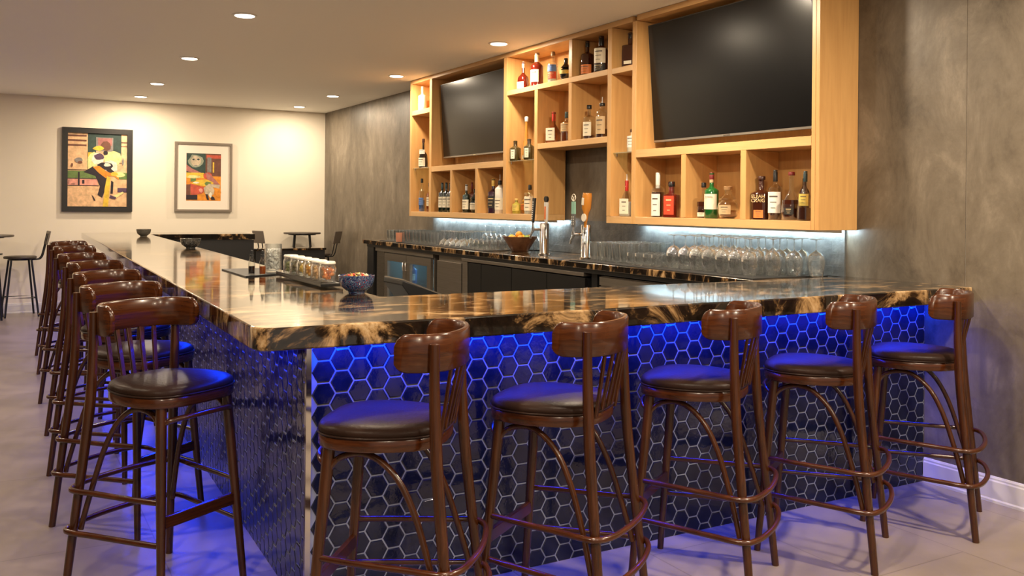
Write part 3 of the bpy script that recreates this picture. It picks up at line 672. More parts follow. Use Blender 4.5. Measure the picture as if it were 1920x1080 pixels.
def patch(r, z0, z1, a0, a1, sq=2.0, off=.0008, n=10):
    V = []
    for z in (z0, z1):
        for k in range(n+1):
            a = a0+(a1-a0)*k/n; q = 1.0 if sq == 2.0 else 1/((abs(math.cos(a))**sq+abs(math.sin(a))**sq)**(1/sq))
            V.append(((r+off)*q*math.cos(a), (r+off)*q*math.sin(a), z))
    V2 = []
    for z in (z0, z1):
        for k in range(n+1):
            a = a0+(a1-a0)*k/n; q = 1.0 if sq == 2.0 else 1/((abs(math.cos(a))**sq+abs(math.sin(a))**sq)**(1/sq))
            V2.append(((r+off-.0006)*q*math.cos(a), (r+off-.0006)*q*math.sin(a), z))
    N_ = n+1; F = [(k, k+1, N_+k+1, N_+k) for k in range(n)]+[(2*N_+k+1, 2*N_+k, 3*N_+k, 3*N_+k+1) for k in range(n)]
    F += [(N_+k, N_+k+1, 3*N_+k+1, 3*N_+k) for k in range(n)]+[(k+1, k, 2*N_+k, 2*N_+k+1) for k in range(n)]+[(0, N_, 3*N_, 2*N_), (N_-1, 3*N_-1, 4*N_-1, 2*N_-1)]
    return MB().add(V+V2, F, True)
def text(par, body, size, loc, rot, m, name='lettering'):
    cu = bpy.data.curves.new('t', 'FONT'); cu.body = body; cu.size = size; cu.align_x = 'CENTER'; cu.align_y = 'CENTER'; cu.extrude = .0003; cu.space_line = .85
    o = bpy.data.objects.new('t', cu); COL.objects.link(o)
    dg = bpy.context.evaluated_depsgraph_get(); me = bpy.data.meshes.new_from_object(o.evaluated_get(dg)); bpy.data.objects.remove(o)
    me.materials.clear(); me.materials.append(m)
    k = bpy.data.objects.new(name, me); COL.objects.link(k); k.parent = par; k.location = loc; k.rotation_euler = rot
    return k
FRONT = PI+.45      # labels face the room, turned a little towards the near end
SH = dict(whiskey=(.60, .70, .30), square=(.62, .68, .34), wine=(.62, .74, .30), bell=(.42, .62, .22), squat=(.60, .76, .34), tall=(.30, .80, .34), slim=(.66, .84, .26), round=(.55, .80, .30), teardrop=(.30, .62, .25))
def bottle(x, y, z, h, r, shape, body, liq, fill, cap, caph, lab, label, band=(.12, .48), sq=2.0, wide=1.0, pourer=False, band2=None, txt=None, cat='bottle', grp='bottles on the wooden shelving'):
    t = thing('bottle', label, cat, (x, y, z), FRONT-PI if False else 0, grp)
    r *= 1.13 if sq == 2.0 else 1.04;
    wide = wide*1.2 if sq == 2.0 else min(wide, .68)
    b0, b1, nk = SH[shape]; rn = max(r*nk, .0105); hb = h*b0; hs = h*b1
    prof = [(r*.90, 0), (r, .004), (r*1.0, hb*.5), (r, hb)]
    if shape == 'bell': prof = [(r*.75, 0), (r*.97, .006), (r, hb*.35), (r*.86, hb), ]
    if shape == 'round': prof = [(r*.55, 0), (r*.85, h*.08), (r, h*.30), (r*.88, h*.48), (r*.6, hb)]
    if shape == 'tall': prof = [(r, 0), (r, h*.1), (r*.72, h*.45), (r*.55, hb)]
    if shape == 'teardrop': prof = [(r*.9, 0), (r, .006), (r, hb)]
    for k in range(1, 7):
        u = k/7; prof.append((prof[3][0]+(rn-prof[3][0])*(u*u*(3-2*u)), hb+(hs-hb)*u)) if len(prof) >= 4 else None
    if pourer: ht = h*.84
    else: ht = h-.004
    prof += [(rn, hs), (rn, ht-.012), (rn*1.12, ht-.011), (rn*1.12, ht)]
    T = Matrix.Rotation(FRONT, 4, 'Z')
    gm_ = gl(body)
    g = MB().lathe(prof, 24, sq=sq, T=T).build('glass_body', gm_, t)
    if body == 'clear' and liq:
        hl = h*fill; pl = [(p[0]*.93, max(p[1], .004)) for p in prof if p[1] < hl]; 
        last = pl[-1]; pl = pl+[(last[0]*.98, hl), (0.0001, hl)]
        MB().lathe(pl, 24, sq=sq, T=T).build('liquid', gl(liq), t)
    ch = h*caph; cmn = cm(cap, CAPC[cap], .35)
    zc = ht-ch
    if cap:
        rc_ = rn*1.35 if caph < .14 else rn*1.12
        MB().lathe([(rc_*.98, zc), (rc_, zc+.002), (rc_, ht+.001), (rc_*.85, ht+.004), (.0001, ht+.004)], 16, T=T).build('cap', cmn, t)
    if pourer: MB().lathe([(.007, ht+.004), (.0065, ht+.012), (.0035, ht+.018), (.0028, h-.004), (.0045, h)], 10, T=Matrix.Translation((0, 0, 0))).build('pourer', cm('silver', CAPC['silver'], .2, 1.0), t)
    def rad_at(z0, z1):
        m_ = 0
        for p in prof:
            if z0-.01 <= p[1] <= z1+.01: m_ = max(m_, p[0])
        return m_ or r
    for i, (lb, bd) in enumerate(((lab, band), band2 or (None, None))):
        if not lb: continue
        z0, z1 = bd[0]*h, bd[1]*h; rr = rad_at(z0, z1) if shape in ('bell', 'round', 'tall') else (rn if bd[0] > b1-.02 else r)
        o = patch(rr, z0, z1, -1.0*wide+0, 1.0*wide, sq).build('label' if i == 0 else 'neck_label', cm('lab_'+lb, LABC[lb], .55), t)
        o.rotation_euler = (0, 0, FRONT)
        if txt and i == 0:
            ca, sa = math.cos(FRONT), math.sin(FRONT); d = rr+.0012
            text(o, txt[0], txt[1], (d, 0, (z0+z1)/2+txt[2]), (PI/2, 0, PI/2), txt[3])
        elif z1-z0 > .025:
            pr_ = MB(); nl = 3
            for q in range(nl):
                zz = z0+(z1-z0)*(.78-.27*q); hh = (z1-z0)*(.018 if q else .035); ww = (.55, .42, .3)[q]*wide
                p_ = patch(rr, zz-hh, zz+hh, -ww, ww, sq, off=.0016, n=6); pr_.add(p_.v, p_.f)
            pr_.build('print', M_ink if lb not in ('black', 'red') else M_goldink, o)
    return t
B = bottle
S6 = 6.0
z1_, z2_, z3_, z4_, zg = 2.5205, 2.5145, 2.0025, 1.3925, 1.8755
zgl = 1.8815
B(4.12, 9.31, z1_, .275, .042, 'whiskey', 'white', None, 0, 'cream', .2, 'cream', 'white opaque bottle on the top shelf at the far left end', (.15, .4))
B(4.22, 9.10, z1_, .20, .024, 'whiskey', 'dark', None, 0, 'brown', .2, 'white', 'small dark bottle half hidden right of the white bottle on the top left shelf', (.2, .6))
B(4.12, 9.27, zgl, .325, .047, 'bell', 'dark', None, 0, 'brown', .12, 'cream', 'dark cognac-shaped bottle with cream label on the far left glass shelf', (.05, .34), band2=('white', (.47, .62)), wide=.9)
B(4.2, 9.12, zgl, .25, .030, 'whiskey', 'red', None, 0, 'red', .3, 'white', 'red bottle with white label on the far left glass shelf', (.05, .35))
B(4.12, 9.30, z4_, .37, .031, 'whiskey', 'clear', 'blue', .35, 'black', .12, 'blue', 'tall clear bottle with blue label and black cap at bottom left', (.2, .42))
B(4.14, 9.14, z4_, .32, .028, 'whiskey', 'amber', None, 0, 'brown', .12, 'cream', 'slim amber bottle between two clear bottles at the bottom left of the shelving', (.2, .5))
B(4.12, 9.03, z4_, .33, .029, 'wine', 'clear', 'amber', .3, 'brown', .14, 'white', 'clear bottle with white label at bottom left, beside the partition', (.15, .6))
for k, (yy, xx, lab) in enumerate(((8.74, 4.20, 'leftmost and rearmost of the four in the cubby'), (8.68, 4.08, 'second from left in the cubby'), (8.60, 4.09, 'second from right in the cubby'), (8.51, 4.10, 'rightmost of the four in the cubby'))):
    B(xx, yy, z4_, .312, .035, 'wine', 'dgreen', None, 0, 'teal', .2, 'cream', 'dark green wine bottle with cream label, '+lab, (.16, .52), grp='wine bottles in the lower left cubby')
B(4.22, 8.26, z4_, .31, .033, 'whiskey', 'amber', None, 0, 'darkred', .2, 'tan', 'amber bottle at the back left of the cubby with green bottles', (.2, .5))
B(4.10, 8.15, z4_, .285, .036, 'whiskey', 'dgreen', None, 0, 'silver', .2, 'cream', 'dark green bottle with square cream label in the second lower left cubby', (.12, .46))
B(4.14, 8.03, z4_, .24, .048, 'round', 'dgreen', None, 0, 'black', .14, 'cream', 'round-bodied dark green bottle with slanted cream label in the second lower left cubby', (.14, .40))
B(4.10, 7.90, z4_, .20, .026, 'squat', 'clear', 'water', .8, 'silver', .1, 'white', 'small clear bottle at the right edge of the second lower left cubby', (.2, .6))
B(4.12, 7.62, z4_, .33, .045, 'whiskey', 'purple', None, 0, 'yellow', .2, 'black', 'dark bottle with golden stopper in the third lower left cubby', (.15, .5))
B(4.10, 7.45, z4_, .365, .042, 'wine', 'white', None, 0, 'black', .10, 'cream', 'white bottle with black neck band and pourer in the third lower left cubby', (.1, .4), pourer=True)
B(4.16, 7.325, z4_, .25, .026, 'whiskey', 'cream', None, 0, 'brown', .1, 'black', 'cream bottle squeezed at the right edge of the third lower left cubby', (.2, .5))
dj = 'squat olive bottle with round stopper and oval label on the middle glass shelf, '
B(4.10, 7.165, zgl-.006, .185, .042, 'squat', 'olive', None, 0, 'brown', .17, 'cream', dj+'left one', (.1, .55), wide=.45, sq=4)
B(4.16, 7.07, zgl-.006, .40, .034, 'tall', 'gold', None, 0, 'silver', .10, 'tan', 'very tall tapering amber bottle with silver cap on the middle glass shelf', (.04, .12))
B(4.09, 6.90, zgl-.006, .185, .042, 'squat', 'olive', None, 0, 'brown', .17, 'cream', dj+'right one', (.1, .55), wide=.45, sq=4)
B(4.10, 7.135, z4_, .14, .034, 'squat', 'yg', None, 0, 'gold', .1, 'yellow', 'short yellow-green bottle at the bottom of the middle column', (.2, .6))
B(4.22, 7.16, z4_, .195, .045, 'round', 'gold', None, 0, 'cork', .12, 'orange', 'round amber bottle with orange label at the bottom of the middle column', (.2, .45))
B(4.12, 6.93, z4_, .262, .046, 'whiskey', 'clear', 'water', .4, 'black', .16, 'cream', 'clear bottle with large cream label at the bottom of the middle column', (.12, .6))
B(4.12, 7.07, z2_, .255, .050, 'bell', 'red', None, 0, 'white', .2, 'white', 'dark red bell-shaped bottle with white label on the top middle shelf, leftmost', (.04, .28), sq=3)
B(4.12, 6.83, z2_, .30, .050, 'squat', 'red', None, 0, 'cream', .34, 'cream', 'red-amber bottle with long cream neck on the top middle shelf', (.14, .50), wide=.7)
B(4.12, 6.565, z2_, .275, .040, 'whiskey', 'clear', 'water', .5, 'cork', .12, 'blue', 'clear bottle with blue and red label on the top middle shelf', (.38, .58), band2=('red', (.14, .36)))
B(4.12, 6.36, z2_, .19, .045, 'round', 'dark', None, 0, 'black', .2, 'yellow', 'small round black bottle with yellow band on the top middle shelf', (.30, .46), wide=1.4)
B(4.12, 6.045, z2_, .285, .046, 'whiskey', 'damber', None, 0, 'black', .16, 'orange', 'dark bottle with orange label low on its body on the top shelf', (.06, .32))
B(4.12, 5.85, z2_, .295, .049, 'squat', 'damber', None, 0, 'black', .26, 'cream', 'dark bottle with large cream label and black cap on the top shelf', (.26, .66), wide=.95, band2=('black', (.05, .24)))
B(4.14, 5.49, z2_-.004, .27, .055, 'square', 'damber', None, 0, 'black', .16, 'cream', 'square dark bottle with a small low label in the narrow top cubby', (.10, .19), wide=.5, sq=S6)
B(4.12, 6.545, z3_, .268, .054, 'teardrop', 'amber', None, 0, 'red', .28, 'cream', 'squarish amber bottle with red wax neck and cream label on the middle shelf', (.08, .48), sq=S6, wide=.8)
B(4.12, 6.335, z3_, .25, .046, 'squat', 'clear', 'amber', .50, 'teal', .18, 'tan', 'amber bottle with dark cap and tan label beside the red wax one', (.34, .62))
B(4.12, 6.01, z3_, .278, .044, 'wine', 'clear', 'damber', .12, 'black', .1, 'cream', 'nearly empty clear bottle with cream label on the middle shelf', (.10, .50), wide=.7)
B(4.12, 5.83, z3_, .325, .044, 'squat', 'clear', 'damber', .22, 'black', .06, 'tan', 'clear bottle with pourer and mottled label on the middle shelf', (.10, .52), wide=.8, pourer=True)
B(4.12, 5.435, zgl-.006, .17, .036, 'squat', 'cream', None, 0, 'brown', .1, 'white', 'small cream-labelled bottle on the narrow glass shelf by the large television', (.2, .7))
B(4.12, 5.50, z4_, .318, .046, 'teardrop', 'clear', 'water', .35, 'red', .24, 'cream', 'clear square bottle with red neck and pourer in the narrow column', (.06, .42), sq=S6, wide=.75, pourer=True)
B(4.12, 5.13, z4_, .32, .044, 'wine', 'clear', 'damber', .56, 'white', .34, 'white', 'bottle with long white neck and white label in the first lower right cubby', (.03, .52), wide=.62)
B(4.23, 5.12, z4_, .255, .038, 'squat', 'clear', 'amber', .5, 'black', .1, 'brown', 'amber bottle with black cap standing behind the white-necked one', (.2, .5))
B(4.11, 4.965, z4_, .252, .047, 'square', 'red', None, 0, 'black', .12, 'red', 'square bottle with big red label and black cap in the first lower right cubby', (.08, .60), sq=S6, wide=.85)
B(4.13, 4.655, z4_, .24, .043, 'teardrop', 'clear', 'damber', .46, 'black', .12, 'cream', 'brown half-full bottle with narrow low label left of the green bottle', (.05, .16), wide=.5)
B(4.11, 4.555, z4_, .305, .042, 'whiskey', 'green', None, 0, 'darkred', .14, 'cream', 'green whiskey bottle with cream label and red cap in the middle lower right cubby', (.20, .53), wide=.95, txt=('JAMESON', .0125, .030, M_ink), band2=('tan', (.78, .86)))
B(4.12, 4.41, z4_, .212, .062, 'round', 'clear', 'amber', .26, 'cork', .10, 'tan', 'short wide round bottle with clear shoulders right of the green bottle', (.14, .42), wide=.5)
B(4.12, 4.115, z4_, .27, .056, 'whiskey', 'damber', None, 0, 'brown', .07, 'orange', 'dark bottle with gold lettering and small orange label in the last cubby', (.04, .22), wide=.5, sq=2.6)
bpy.context.view_layer.update()
ec = [o for o in COL.objects if o.get('label', '').startswith('dark bottle with gold lettering')][0]
text(ec, 'ELIJAH\nCRAIG', .030, (math.cos(FRONT)*.0620, math.sin(FRONT)*.0620, .130), (PI/2, 0, FRONT+PI/2), M_goldink)
B(4.12, 4.00, z4_, .305, .037, 'wine', 'clear', 'damber', .22, 'black', .22, 'white', 'bottle with tall white label and black capsule in the last cubby', (.14, .56), wide=.95)
B(4.12, 3.87, z4_, .29, .051, 'teardrop', 'clear', 'damber', .42, 'darkred', .06, 'black', 'wide clear-shouldered bottle half filled with dark spirit in the last cubby', (.12, .26), wide=.4)
B(4.11, 3.755, z4_, .29, .043, 'bell', 'clear', 'damber', .26, 'teal', .20, 'yellow', 'clear bottle with round yellow emblem at the right edge of the last cubby', (.30, .54), wide=.6)
B(4.24, 3.88, z4_, .255, .026, 'slim', 'damber', None, 0, 'brown', .2, None, 'narrow brown bottle standing behind the others in the last cubby')

for (yy, zz, c, lab) in FR:
    B(3.86, yy, zz, .235, .034, 'wine', c, None, 0, 'white', .12, 'white', lab, (.15, .45), grp='bottles inside the bar fridge')
# ------------------------------------------------------------------ glassware on the back counter
def gthing(name, prof_o, th, label, cat, grp, n=20, base=.008, loc=(0, 0, 0)):
    inner = [(max(r-th, .0005), z) for r, z in reversed(prof_o)]
    if base: inner = [(r, max(z, base)) for r, z in inner]
    m = MB().lathe(prof_o+inner, n)
    o = m.build(name, M_glass); o.location = loc
    return tag(o, label, cat, grp)
ORD = ['leftmost', 'second', 'third', 'fourth', 'fifth', 'sixth', 'seventh', 'eighth', 'ninth', 'tenth', 'eleventh', 'twelfth', 'thirteenth', 'fourteenth']
ROWN = {1: ['only'], 3: ['front', 'middle', 'rear'], 4: ['front', 'second', 'third', 'rear'], 5: ['front', 'second', 'middle', 'fourth', 'rear']}
def rows(o, pts, short):
    nx = max(p[2] for p in pts)+1
    for n_, (x, y, i, j) in enumerate(pts):
        c = o
        if n_: c = o.copy(); COL.objects.link(c)
        c.location = (x, y, ZG); c.rotation_euler = (0, 0, random.random()*6)
        pos = 'leftmost' if j == 0 else ORD[j]+' from the left'
        c['label'] = '%s, %s%s' % (short, pos, '' if nx == 1 else ' in the %s row' % ROWN[nx][i])
def grid(x0, nx, dx, y0, ny, dy, jit=.004):
    return [(x0+dx*i+random.uniform(-jit, jit), y0-dy*j+(dy*.5 if i % 2 else 0)+random.uniform(-jit, jit), i, j) for j in range(ny) for i in range(nx)]
tp = [(.030, 0), (.032, .004), (.036, .06), (.039, .118), (.039, .12)]
o = gthing('tumbler_glass', tp, .0025, 'upturned clear tumbler in the block at the far left of the back counter', 'drinking glass', 'tumblers at the far left of the back counter')
rows(o, grid(3.80, 5, .098, 9.44, 14, .093), 'clear tumbler far left on the counter')
pk = tag(MB().lathe([(.001, 0), (.030, 0), (.034, .004), (.038, .10), (.036, .10), (.032, .01), (.001, .01)], 20).build('candle_glass', mat('pink_glass', (.62, .27, .17), .15, 0, .5, .5)), 'pinkish orange glass among the tumblers at the far left', 'drinking glass'); pk.location = (3.735, 9.02, ZG)
cp = [(.050, 0), (.051, .002), (.046, .03), (.030, .055), (.006, .072), (.0035, .08), (.0035, .135), (.006, .142), (.034, .147), (.035, .150)]
o = gthing('coupe_glass', cp, .0016, 'upside-down coupe glass with cone-shaped bowl between tumblers and fruit bowl', 'drinking glass', 'upside-down coupes on the back counter', base=0)
rows(o, grid(3.79, 4, .112, 8.02, 5, .118), 'upside-down coupe glass right of the tumblers')
wp = [(.033, 0), (.034, .002), (.043, .04), (.0445, .068), (.040, .092), (.028, .110), (.012, .120), (.0038, .130), (.0036, .185), (.006, .192), (.034, .197), (.035, .1995)]
wfar = gthing('wine_glass', wp, .0014, 'upside-down wine glass along the backsplash left of the taps', 'drinking glass', 'upside-down wine glasses left of the taps', base=0)
rows(wfar, [(4.262, 8.03-.1*k, 0, k) for k in range(11)], 'upside-down wine glass by the backsplash left of the taps')
rp = [(.034, 0), (.037, .003), (.040, .04), (.040, .082), (.0395, .084)]
o = gthing('rocks_glass', rp, .003, 'short rocks glass in front of the stemware left of the fruit bowl', 'drinking glass', 'rocks glasses left of the fruit bowl', base=.012)
rows(o, [(3.78+.088*(k % 4), 7.36-.088*(k//4), k % 4, k//4) for k in range(0, 16)], 'short rocks glass left of the fruit bowl')
pp = [(.029, 0), (.031, .004), (.034, .05), (.039, .13), (.040, .138), (.0405, .140)]
o = gthing('pint_glass', pp, .0025, 'tall pint glass in the block just right of the beer taps', 'drinking glass', 'pint glasses right of the taps')
rows(o, [(3.83+.09*i, 5.50-.092*j, i, j) for j in range(5) for i in range(5)], 'tall pint glass right of the beer taps')
o = gthing('rocks_glass', rp, .003, 'short rocks glass between the pint glasses and the large wine glasses', 'drinking glass', 'rocks glasses right of the pints', base=.012)
rows(o, [(3.80+.088*i, 5.00-.088*j, i, j) for j in range(4) for i in range(5)], 'short rocks glass right of the pint glasses')
bp_ = [(.038, 0), (.039, .002), (.048, .040), (.0515, .075), (.0505, .098), (.045, .118), (.034, .134), (.019, .144), (.007, .150), (.004, .158), (.0038, .205), (.006, .213), (.037, .218), (.038, .2205)]
o = gthing('wine_glass', bp_, .0014, 'large upside-down wine glass on the right part of the back counter', 'drinking glass', 'large upside-down wine glasses right of the taps', n=24, base=0)
rows(o, [(x+random.uniform(-.004, .004), yy-.115*k, i, k) for i, (x, yy, n_) in enumerate(((3.83, 4.60, 7), (3.95, 4.54, 7), (4.07, 4.60, 8), (4.19, 4.54, 7))) for k in range(n_)], 'large upside-down wine glass')
lone = o.copy(); COL.objects.link(lone); lone.location = (4.15, 3.705, ZG); lone.scale = (1.0, 1.0, 1.0); lone['label'] = 'upside-down wine glass standing alone at the right end of the back counter'
del lone['group']

# ------------------------------------------------------------------ fruit bowl and beer taps
fb = thing('fruit_bowl', 'wide brown wooden bowl full of citrus on the back counter left of the taps', 'bowl', (3.98, 6.86, 1.0615))
M_bowl = noisy('brown_bowl_wood', [(0.3, (.10, .04, .02)), (.7, (.17, .075, .035))], scale=(4, 4, 20), nscale=4, rough=.35)
MB().lathe([(.001, 0), (.065, 0), (.072, .004), (.155, .135), (.148, .135), (.066, .014), (.001, .012)], 32).build('bowl_shell', M_bowl, fb)
M_or = noisy('orange_peel', [(0.3, (.75, .27, .02)), (.7, (.85, .40, .04))], nscale=30, rough=.4, bump=.1)
M_le = noisy('lemon_peel', [(0.3, (.80, .50, .03)), (.7, (.85, .60, .08))], nscale=30, rough=.4, bump=.1)
M_li = noisy('lime_peel', [(0.3, (.20, .28, .03)), (.7, (.30, .38, .05))], nscale=30, rough=.4, bump=.1)
fr_ = [(-.085, -.02, 'o', 'orange at the left rim of the fruit bowl'), (-.03, -.065, 'o', 'orange at the front left of the fruit bowl'), (.01, .04, 'l', 'lemon in the middle of the fruit bowl'), (.045, -.05, 'g', 'green lime at the front of the fruit bowl'), (.09, .0, 'o', 'orange at the right rim of the fruit bowl'), (-.05, .06, 'l', 'lemon at the back left of the fruit bowl'), (.06, .07, 'l', 'lemon at the back right of the fruit bowl'), (-.015, -.01, 'o', 'orange topmost in the fruit bowl')]
for i, (x, y, k, lab) in enumerate(fr_):
    rr = .032; zt = .118 if i < 7 else .150
    prof = [(.0001, -rr*1.0)]+[(rr*math.sin(PI*q/10), -rr*math.cos(PI*q/10)*(1.12 if k == 'l' else 1)) for q in range(1, 10)]+[(.0001, rr*1.05)]
    T = Matrix.Rotation(.9, 4, 'X')
    f = MB().lathe(prof, 18, T=T).build('lemon' if k == 'l' else ('lime' if k == 'g' else 'orange'), {'o': M_or, 'l': M_le, 'g': M_li}[k])
    f.location = (3.98+x, 6.86+y, 1.0615+zt); tag(f, lab, 'fruit', 'citrus in the fruit bowl')
def tower(x, y, lab, faucets):
    t = thing('beer_tap_tower', lab, 'beer tap', (x, y, 1.0615), 0, 'beer tap towers')
    MB().lathe([(.001, 0), (.052, 0), (.052, .008), (.040, .012), (.0385, .014), (.0385, .255), (.036, .262), (.001, .264)], 32).build('column', M_chrome, t)
    for (ang, zf, mk) in faucets:
        c, s = math.cos(ang), math.sin(ang)
        P = lambda d, z: (c*d, s*d, z)
        fo = MB().tube([P(.036, zf), P(.10, zf)], .010, 10)
        fo.tube([P(.10, zf+.02), P(.10, zf-.01), P(.118, zf-.045), P(.120, zf-.075)], [.013, .013, .009, .008], 10)
        fo = fo.build('faucet', M_chrome, t)
        MB().tube([P(.10, zf+.02), P(.10, zf+.055)], [.008, .006], 8).build('lever_stem', M_chrome, fo)
        mk(t, c, s, zf+.055)
    return t
def hbox(t, c, s, z, w0, w1, h, d, m, name='tap_handle', lean=0.0):
    T = Matrix.Translation((c*.10, s*.10, z)) @ Matrix.Rotation(lean, 4, 'Y')
    V = [(-d, -w0, 0), (d, -w0, 0), (d, w0, 0), (-d, w0, 0), (-d, -w1, h), (d, -w1, h), (d, w1, h), (-d, w1, h)]
    return MB().add(V, [(0, 3, 2, 1), (4, 5, 6, 7), (0, 1, 5, 4), (1, 2, 6, 5), (2, 3, 7, 6), (3, 0, 4, 7)], T=T).build(name, m, t, bevel=.004)
M_hb = mat('black_handle', (.012, .012, .013), .3); M_how = mat('white_handle', (.62, .60, .56), .4); M_hor = mat('orange_print', (.72, .18, .04), .4)
M_hg = mat('sea_green_handle', (.22, .42, .34), .35); M_ham = mat('amber_bottle_handle', (.52, .20, .03), .15, 0, .5, .6); M_hw = mat('pale_emblem', (.72, .66, .55), .4)
def h_black(t, c, s, z):
    o = hbox(t, c, s, z, .012, .020, .205, .009, M_hb, lean=.06); tag(o, 'black tap handle with white lettering')
    for k in range(9): MB().box((-.004, -.006, 0), (.001, .006, .009), T=Matrix.Translation((c*.10-.010+.0012*k, s*.10, z+.03+.017*k))).build('lettering', M_how, o)
def h_orange(t, c, s, z):
    o = hbox(t, c, s, z, .014, .024, .17, .010, M_how); tag(o, 'white tap handle with orange print and round black top')
    MB().box((-.013, -.010, .03), (-.0103, .010, .135), T=Matrix.Translation((c*.10, s*.10, z))).build('orange_print', M_hor, o)
    T = Matrix.Translation((c*.10, s*.10, z+.195)) @ Matrix.Rotation(PI/2, 4, 'Y')
    MB().lathe([(.0001, -.010), (.024, -.010), (.026, 0), (.024, .010), (.0001, .010)], 20, T=T).build('round_emblem', M_hb, o)
def h_green(t, c, s, z):
    o = None
    for q, y in enumerate((-.0105, .0105)):
        V = Matrix.Translation((c*.10, s*.10+y, z))
        m = MB(); m.add([(-.008, -.008, 0), (.008, -.008, 0), (.008, .008, 0), (-.008, .008, 0), (-.008, -.0095, .10), (.008, -.0095, .10), (.008, .0095, .10), (-.008, .0095, .10)], [(0, 3, 2, 1), (4, 5, 6, 7), (0, 1, 5, 4), (1, 2, 6, 5), (2, 3, 7, 6), (3, 0, 4, 7)], T=V)
        lo = m.build('tap_handle' if q == 0 else 'tap_handle', mat('black_white_handle', (.10, .10, .10), .35), t)
        m = MB(); m.add([(-.0085, -.0098, .10), (.0085, -.0098, .10), (.0085, .0098, .10), (-.0085, .0098, .10), (-.008, -.009, .195), (.008, -.009, .195), (.008, .009, .195), (-.008, .009, .195)], [(0, 3, 2, 1), (4, 5, 6, 7), (0, 1, 5, 4), (1, 2, 6, 5), (2, 3, 7, 6), (3, 0, 4, 7)], T=V)
        m.build('green_upper_half', M_hg, lo)
        for k in range(4): MB().box((-.0095, -.004, .018+.018*k), (-.0082, .004, .028+.018*k), T=V).build('lettering', M_how, lo)
        o = lo
    T = Matrix.Translation((c*.10, s*.10, z+.225)) @ Matrix.Rotation(PI/2, 4, 'Y')
    ring = [(.026*math.cos(2*PI*k/20), .026*math.sin(2*PI*k/20), 0) for k in range(20)]
    m = MB().tube(ring, .0035, 6, closed=True, T=T)
    for k in range(3): m.tube([(0, 0, 0), (.024*math.cos(2*PI*k/3), .024*math.sin(2*PI*k/3), 0)], .003, 6, T=T)
    m.build('ring_emblem', M_hw, o)
def h_bottle(t, c, s, z):
    T = Matrix.Translation((c*.10, s*.10, z)) @ Matrix.Rotation(.10, 4, 'X')
    o = MB().lathe([(.010, 0), (.012, .04), (.018, .075), (.022, .11), (.036, .145), (.037, .24), (.033, .262), (.0001, .264)], 18, T=T).build('tap_handle', M_ham, t)
    tag(o, 'amber bottle-shaped tap handle with round emblem')
    T2 = T @ Matrix.Translation((-.026, -.012, .075)) @ Matrix.Rotation(PI/2, 4, 'Y')
    MB().lathe([(.0001, -.004), (.030, -.004), (.030, .004), (.0001, .004)], 20, T=T2).build('round_emblem', M_hw, o)
    MB().box((-.039, -.014, .17), (-.0365, .014, .225), T=T).build('label', M_hw, o)
tower(3.93, 6.37, 'steel beer tap tower with black and orange-white handles', [(PI-.25, .21, h_black), (PI+1.15, .21, h_orange)])
tower(3.93, 5.76, 'steel beer tap tower with green and amber handles', [(PI-.35, .19, h_green), (PI+.9, .19, h_bottle)])

# ------------------------------------------------------------------ things on the bar top
ZB1 = ZT+.0005
tr = thing('slate_tray', 'thin flat black slate tray on the bar top under the bitters bottles', 'tray', (1.28, 5.20, ZB1))
MB().prism([(-.13, -.30), (.13, -.16), (.13, .30), (-.13, .30)], 0, .006).build('slate_board', M_black, tr)
M_caddy = mat('black_tray', (.014, .013, .012), .3)
cd = thing('condiment_tray', 'long narrow black tray holding glass garnish jars on the bar top', 'tray', (1.367, 4.49, ZB1+.0065))
MB().box((-.055, -.375, 0), (.055, .41, .016)).build('tray_base', M_caddy, cd, bevel=.003)
tr2 = MB(); tr2.box((-.055, -.375, .0165), (-.051, .41, .022)); tr2.box((.051, -.375, .0165), (.055, .41, .022)); tr2.build('tray_rim', M_caddy, cd)
fills = [('orange and white garnish', (.75, .22, .03), 'nearest the camera'), ('pale onions', (.72, .42, .18), 'second from the front'), ('orange slices', (.80, .38, .03), 'third from the front'), ('lemon slices', (.78, .50, .05), 'fourth from the front'), ('dark olives', (.16, .11, .02), 'fifth from the front'), ('green olives', (.22, .24, .05), 'farthest from the camera')]
M_lid = mat('jar_lid', (.72, .68, .58), .2, .2)
for k, (nm, c, pos) in enumerate(fills):
    j = thing('garnish_jar', 'glass jar of %s, %s in the black tray' % (nm, pos), 'jar', (1.366, 4.185+.123*k, ZB1+.0235), 0, 'garnish jars in the black tray')
    MB().lathe([(.036, 0), (.040, .004), (.040, .068), (.034, .078), (.034, .086), (.0315, .086), (.0315, .077), (.0375, .067), (.0375, .006), (.001, .006)], 20, sq=3).build('glass_jar', M_glass, j)
    MB().lathe([(.0001, .087), (.037, .087), (.037, .094), (.033, .099), (.0001, .100)], 20, sq=3).build('lid', M_lid, j)
    MB().tube([(.0365*math.cos(2*PI*q/20), .0365*math.sin(2*PI*q/20), .081) for q in range(20)], .0016, 6, closed=True).build('lid_clamp', M_chrome, j)
    mf = noisy('garnish_%d' % k, [(0.35, tuple(x*.5 for x in c)), (.5, c), (.7, tuple(min(1, x*1.3+.05) for x in c))], nscale=60, rough=.3)
    r_ = random.Random(k); m = MB()
    for q in range(42):
        a = r_.uniform(0, 2*PI); d = r_.uniform(0, .026); zz = r_.uniform(.014, .064); s_ = r_.uniform(.008, .0105)
        m.lathe([(.0001, -s_), (s_*.7, -s_*.7), (s_, 0), (s_*.7, s_*.7), (.0001, s_)], 8, c=(d*math.cos(a), d*math.sin(a), zz))
    m.build('garnish', mf, j)
